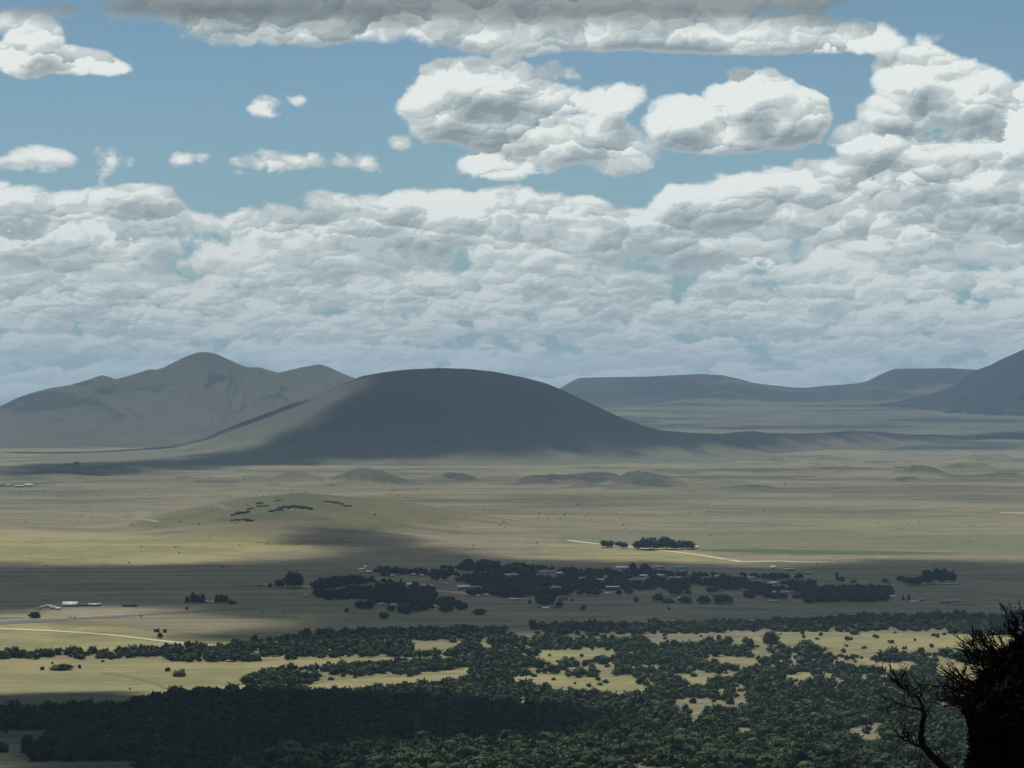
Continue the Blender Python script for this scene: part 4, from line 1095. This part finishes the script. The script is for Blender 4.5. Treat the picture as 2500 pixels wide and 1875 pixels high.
# ------------------------------------------------------------------ village tree scatter
allv = []
for zi, (poly, dn, grp) in enumerate(VILL):
    xs = [p[0] for p in poly]; ys = [p[1] for p in poly]
    D0 = CZ*F/(max(ys)*K-HOR)*.985; D1 = CZ*F/(min(ys)*K-HOR)*1.02
    vx, vy, vz, qx, qy = scatter(D0, D1, min(xs)*K-10, max(xs)*K+10, 14.0)
    k = in_poly(qx+fbm(vx/60, vy/60, 15, 2)*8, qy+fbm(vx/60, vy/60, 16, 2)*2, poly) & (R.uniform(size=len(qx)) < dn) & (fbm(vx/75, vy/90, 17, 2) < (9 if zi == 6 else .22 if dn > .8 else .12))
    for bu, bv, bw in BLD:
        k &= ~((np.abs(qx-bu) < bw*.62+6) & (qy > bv-2.2) & (qy < bv+(10 if bw > 9 else 7.5)))
    for i in np.where(k)[0]:
        ww = R.uniform(12, 19); hh = R.uniform(8.5, 13.0)*(1.12 if zi in (0, 3, 6) else .92)
        allv.append((vx[i], vy[i], vz[i], ww, hh, R.uniform(0, 6.28), R.randint(0, 4), zi))
allv = np.array(allv)
# drop overlaps between neighbouring outlines
order = np.argsort(allv[:, 1]); allv = allv[order]
kp = []; cellmap = {}
for i, t in enumerate(allv):
    key = (int(t[0]//11), int(t[1]//11))
    if key in cellmap: continue
    cellmap[key] = 1; kp.append(i)
allv = allv[kp]
print('village trees', len(allv))
for t in allv[:290]:
    zi = int(t[7]); add_tree('cottonwood', t[0], t[1], t[2], t[3], t[4], t[5], int(t[6]), VL[zi], 'tree', VILL[zi][2])
if len(allv) > 290: mass('village_trees', 'cottonwood', allv[290:, :7], M_cot, 'dark trees filling the rear of the village between the roofs', 'trees')

# ------------------------------------------------------------------ roads
M_road = {'cream': plain_mat('cream_dirt', (.52, .46, .32), .95, var=.1, scale=.05), 'pale': plain_mat('pale_dirt', (.30, .28, .22), .95, var=.15, scale=.05), 'asphalt': plain_mat('asphalt', (.10, .10, .11), .9, var=.1, scale=.05), 'faint': plain_mat('faint_track', (.23, .205, .14), .95, var=.15, scale=.05), 'track': plain_mat('worn_track', (.15, .13, .085), .95, var=.2, scale=.05)}
def road(pts, wid, mat, label, lift=.45):
    P = [pick(u, v) for u, v in pts]; xy = np.array([(p[0], p[1]) for p in P])
    s = np.concatenate([[0], np.cumsum(np.hypot(*np.diff(xy, axis=0).T))]); n = max(4, int(s[-1]/18))
    t = np.linspace(0, s[-1], n); X = np.interp(t, s, xy[:, 0]); Y = np.interp(t, s, xy[:, 1])
    k = np.ones(7)/7; 
    if n > 20: X = np.convolve(np.pad(X, 3, mode='edge'), k, 'valid'); Y = np.convolve(np.pad(Y, 3, mode='edge'), k, 'valid')
    dx = np.gradient(X); dy = np.gradient(Y); L = np.hypot(dx, dy); nx, ny = -dy/L, dx/L
    wv = wid*(1+.25*vnoise(t/90, t*0, 3)*2)
    off = np.linspace(-.5, .5, 5)[None, :]*wv[:, None]
    XX = X[:, None]+nx[:, None]*off; YY = Y[:, None]+ny[:, None]*off; ZZ = ground_h(XX, YY)+lift
    o = link('road', grid_mesh('road', XX, YY, ZZ, M_road[mat])); return struct(o, label, 'road')
road([(-60,1532),(0,1535),(120,1539),(180,1543),(300,1553),(400,1566),(480,1573),(560,1580)], 17, 'cream', 'cream dirt road running down right across the left plain')
road([(-60,1527),(0,1524),(110,1516),(250,1508),(350,1501),(480,1493),(650,1482),(760,1477),(860,1480)], 22, 'asphalt', 'grey highway crossing the left plain towards the village')
road([(-60,1520),(60,1512),(200,1506),(340,1498)], 14, 'pale', 'pale verge road beside the highway at the far left')
road([(1378,1318),(1440,1326),(1500,1331),(1560,1338),(1620,1344),(1700,1354),(1780,1367)], 20, 'cream', 'cream dirt road descending past the far farm grove')
road([(1780,1367),(1812,1372),(1900,1370),(1960,1372),(2020,1373)], 22, 'cream', 'pale short road at the foot of the cream farm road')
road([(1800,1394),(1860,1400),(1937,1406),(2000,1411),(2064,1417),(2120,1420)], 14, 'pale', 'pale road leaving the village to the right')
road([(2120,1420),(2230,1424),(2320,1419),(2420,1414),(2560,1408)], 12, 'asphalt', 'dark road running on to the right edge')
road([(741,1431),(770,1435),(800,1440),(840,1446)], 10, 'cream', 'short pale road between the large cottonwood and the village')
road([(2440,1252),(2560,1253)], 34, 'cream', 'bright straight road on the far plain at the right edge')
road([(1120,1290),(1180,1289),(1245,1288)], 24, 'faint', 'pale track on the far plain above the village')
road([(100,1243),(180,1252),(290,1264),(390,1275)], 16, 'faint', 'pale track slanting down the far left plain')
road([(-60,1282),(0,1284),(60,1291),(150,1297),(300,1298)], 18, 'faint', 'faint pale track on the left plain above the lit field')
road([(240,1640),(290,1648),(340,1657),(380,1668),(412,1684)], 9, 'track', 'faint worn vehicle track in the yellow field', .25)
road([(1060,1442),(1090,1444),(1130,1448),(1150,1452)], 14, 'cream', 'cream forecourt road before the largest village building')

road([(2240,1440),(2330,1443),(2420,1449),(2560,1452)], 9, 'track', 'dark fence side track on the shaded right plain', .25)
road([(-60,1222),(100,1223),(240,1225)], 22, 'track', 'dark field edge track on the far left plain', .25)
road([(250,1243),(400,1246),(560,1247)], 20, 'track', 'dark field edge track behind the small hill', .25)
road([(540,1518),(620,1520),(720,1517)], 8, 'track', 'short dark track on the shaded plain below the village', .25)
road([(1850,1461),(2000,1478),(2130,1485),(2300,1484)], 8, 'track', 'dark track between the village tree row and the near woodland', .25)
# low shrubs dotted over the plain
sx_, sy_, sz_, spx, spy = scatter(4100, 12500, -60, 2560, 62.0)
k = (R.uniform(size=len(sx_)) < .05+.30*sstep(fbm(sx_/700, sy_/900, 61, 3), .05, .4)) & (spy < lut(spx, WOOD_EDGE)-4) & (spy > 985)
for poly, _, _ in VILL: k &= ~in_poly(spx, spy, poly)
n_ = int(k.sum()); sw = 1.6+3.4*R.uniform(size=n_)**2
mass('shrubs', 'juniper', np.stack([sx_[k], sy_[k], sz_[k], sw*(.7+sy_[k]/9000), sw*.7, R.uniform(0, 6.28, n_), R.randint(0, 5, n_)], -1), M_jun, 'small dark shrubs dotted over the dry grass plain', 'shrubs')
print('shrubs', n_)

# ------------------------------------------------------------------ rock ledges on the small hill
M_rock = plain_mat('dark_basalt', (.045, .043, .038), .95, var=.5, scale=.15)
def ledge(u, v, wpx, hpx, label, seed):
    hpx *= 1.45
    X, Y, Z = pick(u, v); W = wpx*Y/F; H = hpx*Y/F; r = np.random.RandomState(seed); vi, fi = ico(2); V = []; Fc = []; n = 0
    m = max(3, int(W/7))
    for k in range(m):
        t = (k+.5)/m-.5; s = np.array([W/m*r.uniform(.55, 1.1), 7+r.uniform(0, 6), H*r.uniform(.25, .75)*(1-.9*abs(t))])
        cx = X+t*W; cy = Y+4+26*t*math.sin(seed*1.7)+r.uniform(-9, 9); cz = float(ground_h(np.array([cx]), np.array([cy]))[0])
        nn = 1+.28*vnoise(vi[:, 0]*2.1+k*3+seed, vi[:, 2]*2.1+vi[:, 1]*1.7, 3)[:, None]*2
        V.append(vi*s*nn+np.array([cx, cy, cz+H*.12])); Fc.append(fi+n); n += len(vi)
    tag(link('rock_ledge', mesh_np('rock_ledge', np.concatenate(V), tris=np.concatenate(Fc), mat=M_rock, smooth=False)), label, 'rock')
for k, a in enumerate([(586,1254,42,8,'thick dark rock ledge on the left shoulder of the small hill'),(579,1270,30,3,'thin dark rock streak below the thick ledge on the small hill'),(608,1270,25,6,'curved dark rock right of the thin streak on the small hill'),
    (635,1229,15,4,'small dark rock left of the small hill top'),(611,1243,17,4,'small rock just above the thick left ledge of the small hill'),(642,1236,26,3,'thin long rock between the left rocks and the main ledge'),
    (720,1239,86,7,'longest dark rock ledge just under the top of the small hill'),(673,1247,28,5,'broken rock at the left end of the longest ledge'),(680,1222,18,3,'small rock on the skyline of the small hill'),
    (814,1228,46,4,'dark ledge at the upper right of the small hill top'),(842,1234,26,3,'thin rock at the right end of the upper right ledge')]): ledge(*a, k+1)

# ------------------------------------------------------------------ near trees on the rim slope
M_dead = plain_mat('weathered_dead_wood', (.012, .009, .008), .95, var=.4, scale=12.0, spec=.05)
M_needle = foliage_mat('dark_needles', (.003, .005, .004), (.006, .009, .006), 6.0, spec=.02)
def P3(zx, zy, D, x0=2100.0, y0=1400.0, k=3.4925):        # a point of the enlarged corner at a distance
    u = x0+zx/k; v = y0+zy/k; return np.array([(u-1250)/F*D, D, CZ-(v-HOR)/F*D])
class Wood:
    def __init__(s): s.V = []; s.Q = []; s.n = 0
    def tube(s, P, r0, r1, m=7):
        P = np.array(P, float); n = len(P); T = np.gradient(P, axis=0); T /= np.linalg.norm(T, axis=1)[:, None]+1e-9
        u = np.cross(T[0], (0.2, 1, .1)); u /= np.linalg.norm(u)
        for i in range(n):
            u = u-T[i]*np.dot(u, T[i]); u /= np.linalg.norm(u)+1e-9; w = np.cross(T[i], u); r = r0+(r1-r0)*i/(n-1)
            for k in range(m):
                a = 2*math.pi*k/m; s.V.append(P[i]+(u*math.cos(a)+w*math.sin(a))*r*(1+.12*math.sin(3*a+i)))
        for i in range(n-1):
            for k in range(m): s.Q.append((s.n+i*m+k, s.n+i*m+(k+1) % m, s.n+(i+1)*m+(k+1) % m, s.n+(i+1)*m+k))
        s.n += n*m
    def mesh(s, name, mat): return mesh_np(name, s.V, quads=s.Q, mat=mat)
def curve(ctrl, rng, wob, n=5):
    out = []
    C = [np.array(c, float) for c in ctrl]
    for i in range(len(C)-1):
        p0 = C[max(i-1, 0)]; p1 = C[i]; p2 = C[i+1]; p3 = C[min(i+2, len(C)-1)]
        for k in range(n):
            t = k/n; q = .5*((2*p1)+(-p0+p2)*t+(2*p0-5*p1+4*p2-p3)*t*t+(-p0+3*p1-3*p2+p3)*t**3); out.append(q+rng.normal(0, wob, 3))
    out.append(C[-1]); return out
def twigs(W, path, rng, length, rad0, count, depth, up):
    """side shoots along a bare limb"""
    P = np.array(path)
    for _ in range(count):
        i = rng.randint(max(1, len(P)//4), len(P)-1); d = P[i]-P[i-1]; d /= np.linalg.norm(d)+1e-9
        side = rng.normal(0, .75, 3)+np.array(up); v = d*rng.uniform(.6, 1.2)+side*.75; v /= np.linalg.norm(v)
        L = length*rng.uniform(.4, 1.0); q = [P[i]]; b = v
        for k in range(4):
            b = b+rng.normal(0, .22, 3)+np.array(up)*.10; b /= np.linalg.norm(b); q.append(q[-1]+b*L/4)
        W.tube(q, rad0, rad0*.3, 5)
        if depth: twigs(W, q, rng, length*.55, rad0*.55, 3, depth-1, up)
def snag():
    D = 20.0; rng = np.random.RandomState(3); o = bpy.data.objects.new('dead_tree', None); COL.objects.link(o)
    foot = P3(1050, 2250, D); gz = float(ground_h(np.array([foot[0]]), np.array([foot[1]]))[0]); foot[2] = gz
    tr = Wood()
    main = curve([foot-np.array([0, 0, .15]), P3(1065, 3300, D), P3(1050, 2900, D), P3(1030, 2500, D), P3(1000, 2150, D), P3(930, 1900, D), P3(820, 1720, D), P3(700, 1640, D), P3(620, 1560, D), P3(545, 1480, D), P3(522, 1400, D), P3(528, 1300, D), P3(550, 1200, D)], rng, .004)
    tr.tube(main, .056, .021, 9)
    o.location = (0, 0, 0)
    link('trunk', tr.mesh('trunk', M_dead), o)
    j = P3(550, 1205, D)
    limbs = [([j, P3(520, 1110, D-.1), P3(470, 1040, D-.2), P3(400, 1005, D), P3(345, 960, D), P3(310, 930, D), P3(268, 878, D+.1)], .045, 9),
             ([P3(505, 1085, D), P3(470, 1020, D+.2), P3(430, 960, D+.3), P3(388, 915, D+.3)], .026, 4),
             ([P3(490, 1060, D), P3(515, 1010, D-.1), P3(520, 975, D-.1), P3(490, 925, D)], .024, 3),
             ([P3(345, 960, D), P3(332, 920, D), P3(325, 872, D)], .016, 1),
             ([P3(470, 1120, D), P3(430, 1050, D+.1), P3(370, 1000, D+.1)], .022, 2),
             ([P3(545, 1190, D), P3(480, 1150, D-.3), P3(400, 1135, D-.4), P3(330, 1110, D-.4), P3(250, 1052, D-.3)], .032, 7),
             ([P3(548, 1200, D), P3(575, 1150, D), P3(600, 1110, D), P3(622, 1060, D+.1)], .026, 3),
             ([P3(540, 1180, D), P3(552, 1120, D), P3(545, 1075, D)], .014, 2),
             ([P3(545, 1230, D), P3(480, 1200, D+.3), P3(420, 1190, D+.3), P3(360, 1200, D+.3)], .012, 6),
             ([P3(530, 1475, D), P3(480, 1460, D-.1), P3(430, 1440, D-.2), P3(390, 1430, D-.2), P3(345, 1392, D-.2)], .042, 8),
             ([P3(430, 1440, D-.2), P3(400, 1405, D-.2), P3(372, 1385, D-.2)], .020, 3),
             ([P3(640, 1600, D), P3(665, 1550, D+.1), P3(700, 1520, D+.2), P3(755, 1500, D+.2)], .026, 2),
             ([P3(690, 1640, D), P3(760, 1638, D+.1), P3(830, 1640, D+.1)], .018, 3),
             ([P3(545, 1490, D), P3(520, 1560, D-.2), P3(500, 1640, D-.3), P3(470, 1700, D-.3)], .014, 5),
             ([P3(600, 1640, D), P3(560, 1650, D), P3(500, 1700, D)], .02, 3)]
    limbs = [(c, r*.36, tw) for c, r, tw in limbs]
    for c, r, tw in limbs:
        W = Wood(); p = curve(c, rng, .006); W.tube(p, r, r*.35, 7)
        twigs(W, p, rng, .24, r*.32+.0012, tw+2, 1, (-.1, 0, .35)); link('branch', W.mesh('branch', M_dead), o)
    tag(o, 'bare dead tree with a crooked trunk and forked twigs left of the black conifer', 'dead tree')
snag()
def dark_tree():
    D = 25.0; rng = np.random.RandomState(8); o = bpy.data.objects.new('juniper_tree', None); COL.objects.link(o)
    foot = P3(1560, 2300, D); gz = float(ground_h(np.array([foot[0]]), np.array([foot[1]]))[0]); foot[2] = gz-.2
    tr = Wood(); tr.tube(curve([foot, P3(1540, 1900, D), P3(1500, 1500, D), P3(1480, 1150, D), P3(1470, 900, D), P3(1450, 650, D), P3(1430, 480, D)], rng, .01), .16, .03, 10)
    link('trunk', tr.mesh('trunk', M_dead), o)
    def fan(starts, ends, r, tw, L, up, wob=.012):
        starts = list(starts)+[(a+rng.uniform(-50, 50), b+rng.uniform(-40, 40)) for a, b in starts]
        ends = list(ends)+[(a*.8+s0[0]*.2+rng.uniform(-45, 45), b*.8+s0[1]*.2+rng.uniform(-45, 45)) for (a, b), s0 in zip(ends, starts)]
        for a, b in zip(starts, ends):
            W = Wood(); d = rng.uniform(-.5, .5); p0 = P3(*a, D+d*.3); p1 = P3(*b, D+d)
            mid1 = p0*.65+p1*.35+np.array([0, 0, -.06])+rng.normal(0, .03, 3); mid2 = p0*.3+p1*.7+np.array([0, 0, -.04])+rng.normal(0, .03, 3)
            p = curve([p0, mid1, mid2, p1], rng, wob*.6); r2 = r*.55; W.tube(p, r2, r2*.3, 6); twigs(W, p, rng, L*1.25, r2*.42, tw, 1, up)
            link('branch', W.mesh('branch', M_dead), o)
    # upper fan, sweeping up left
    fan([(1300,820),(1280,790),(1250,800),(1220,760),(1230,740),(1290,760),(1200,780),(1180,800),(1320,700),(1350,720),(1250,830),(1180,820),(1300,760),(1240,780)],
        [(1010,505),(930,490),(880,560),(845,560),(960,520),(1080,520),(850,640),(850,700),(1150,470),(1240,460),(870,600),(905,690),(1110,580),(1000,560)], .024, 7, .17, (-.5, 0, .5))
    # top shoots
    fan([(1420,600),(1400,520),(1430,480),(1380,560),(1340,600)], [(1275,262),(1235,285),(1378,285),(1210,310),(1260,420)], .022, 6, .14, (-.2, 0, .6))
    # lower fan
    fan([(1120,1000),(1080,970),(1100,1010),(1070,1030),(1060,1000),(1090,1040),(1060,1050),(1110,940),(1080,1060),(1040,1060)],
        [(740,765),(720,830),(690,850),(620,960),(700,930),(700,1020),(740,1110),(870,870),(730,1060),(760,1090)], .026, 8, .17, (-.5, 0, .3))
    fan([(1120,930),(1150,900),(1100,1100),(1020,1500),(1030,1560)], [(930,850),(1010,830),(850,1090),(950,1480),(930,1560)], .016, 6, .12, (-.4, 0, .3))
    # live dense crown
    out = [(1450,560),(1330,640),(1240,690),(1195,715),(1165,760),(1150,830),(1070,900),(1050,960),(1040,1010),(960,1080),(915,1140),(912,1200),(935,1260),(975,1330),(985,1380),(965,1450),(985,1500),(995,1560),(960,1620),(935,1700),(950,2100),(2250,2100),(2300,1400),(2200,800),(1900,500),(1700,380),(1560,420),(1480,520)]
    n = 36000; zx = rng.uniform(900, 2300, n*2); zy = rng.uniform(380, 2100, n*2)
    d = poly_dist(zx, zy, out); kk = (d > -6) & ((zx < 1750) | (rng.uniform(size=n*2) < .4)); zx, zy, d = zx[kk], zy[kk], d[kk]
    half = np.sqrt(np.clip(d+10, 0, 420)/420)*1.5
    dep = rng.uniform(-1, 1, len(zx)); dep = np.sign(dep)*np.abs(dep)**.5*half
    k = 3.4925; u = 2100+zx/k; v = 1400+zy/k; C = np.stack([(u-1250)/F*D, D+dep, CZ-(v-HOR)/F*D], -1)
    m = len(C); t1 = rng.normal(size=(m, 3)); t1[:, 2] += .5; t1 /= np.linalg.norm(t1, axis=1)[:, None]
    t2 = np.cross(t1, rng.normal(size=(m, 3))); t2 /= np.linalg.norm(t2, axis=1)[:, None]
    L = rng.uniform(.035, .075, (m, 1)); w = L*rng.uniform(.25, .45, (m, 1))
    tri = np.stack([C-t2*w, C+t2*w, C+t1*L], 1).reshape(-1, 3)
    # inner mass so the crown does not read as confetti
    vi, fi = ico(2); V = [tri]; Fc = [np.arange(m*3).reshape(-1, 3)]; nn = m*3
    for a in range(300):
        for _ in range(50):
            zx = rng.uniform(930, 2200); zy = rng.uniform(520, 2080); dd = float(poly_dist(np.array([zx]), np.array([zy]), out)[0])
            if dd > 34: break
        R_ = min(dd*.70, 120)/k/F*D; c = P3(zx, zy, D+rng.uniform(-.5, .5)*min(1.2, dd/140))
        V.append(c+vi*R_*(1+.25*rng.uniform(-1, 1, (len(vi), 1)))); Fc.append(fi+nn); nn += len(vi)
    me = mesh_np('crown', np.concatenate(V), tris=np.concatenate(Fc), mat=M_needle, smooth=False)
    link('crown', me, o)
    tag(o, 'black silhouetted conifer with bare swept twigs, cut by the lower right corner', 'tree')
dark_tree()
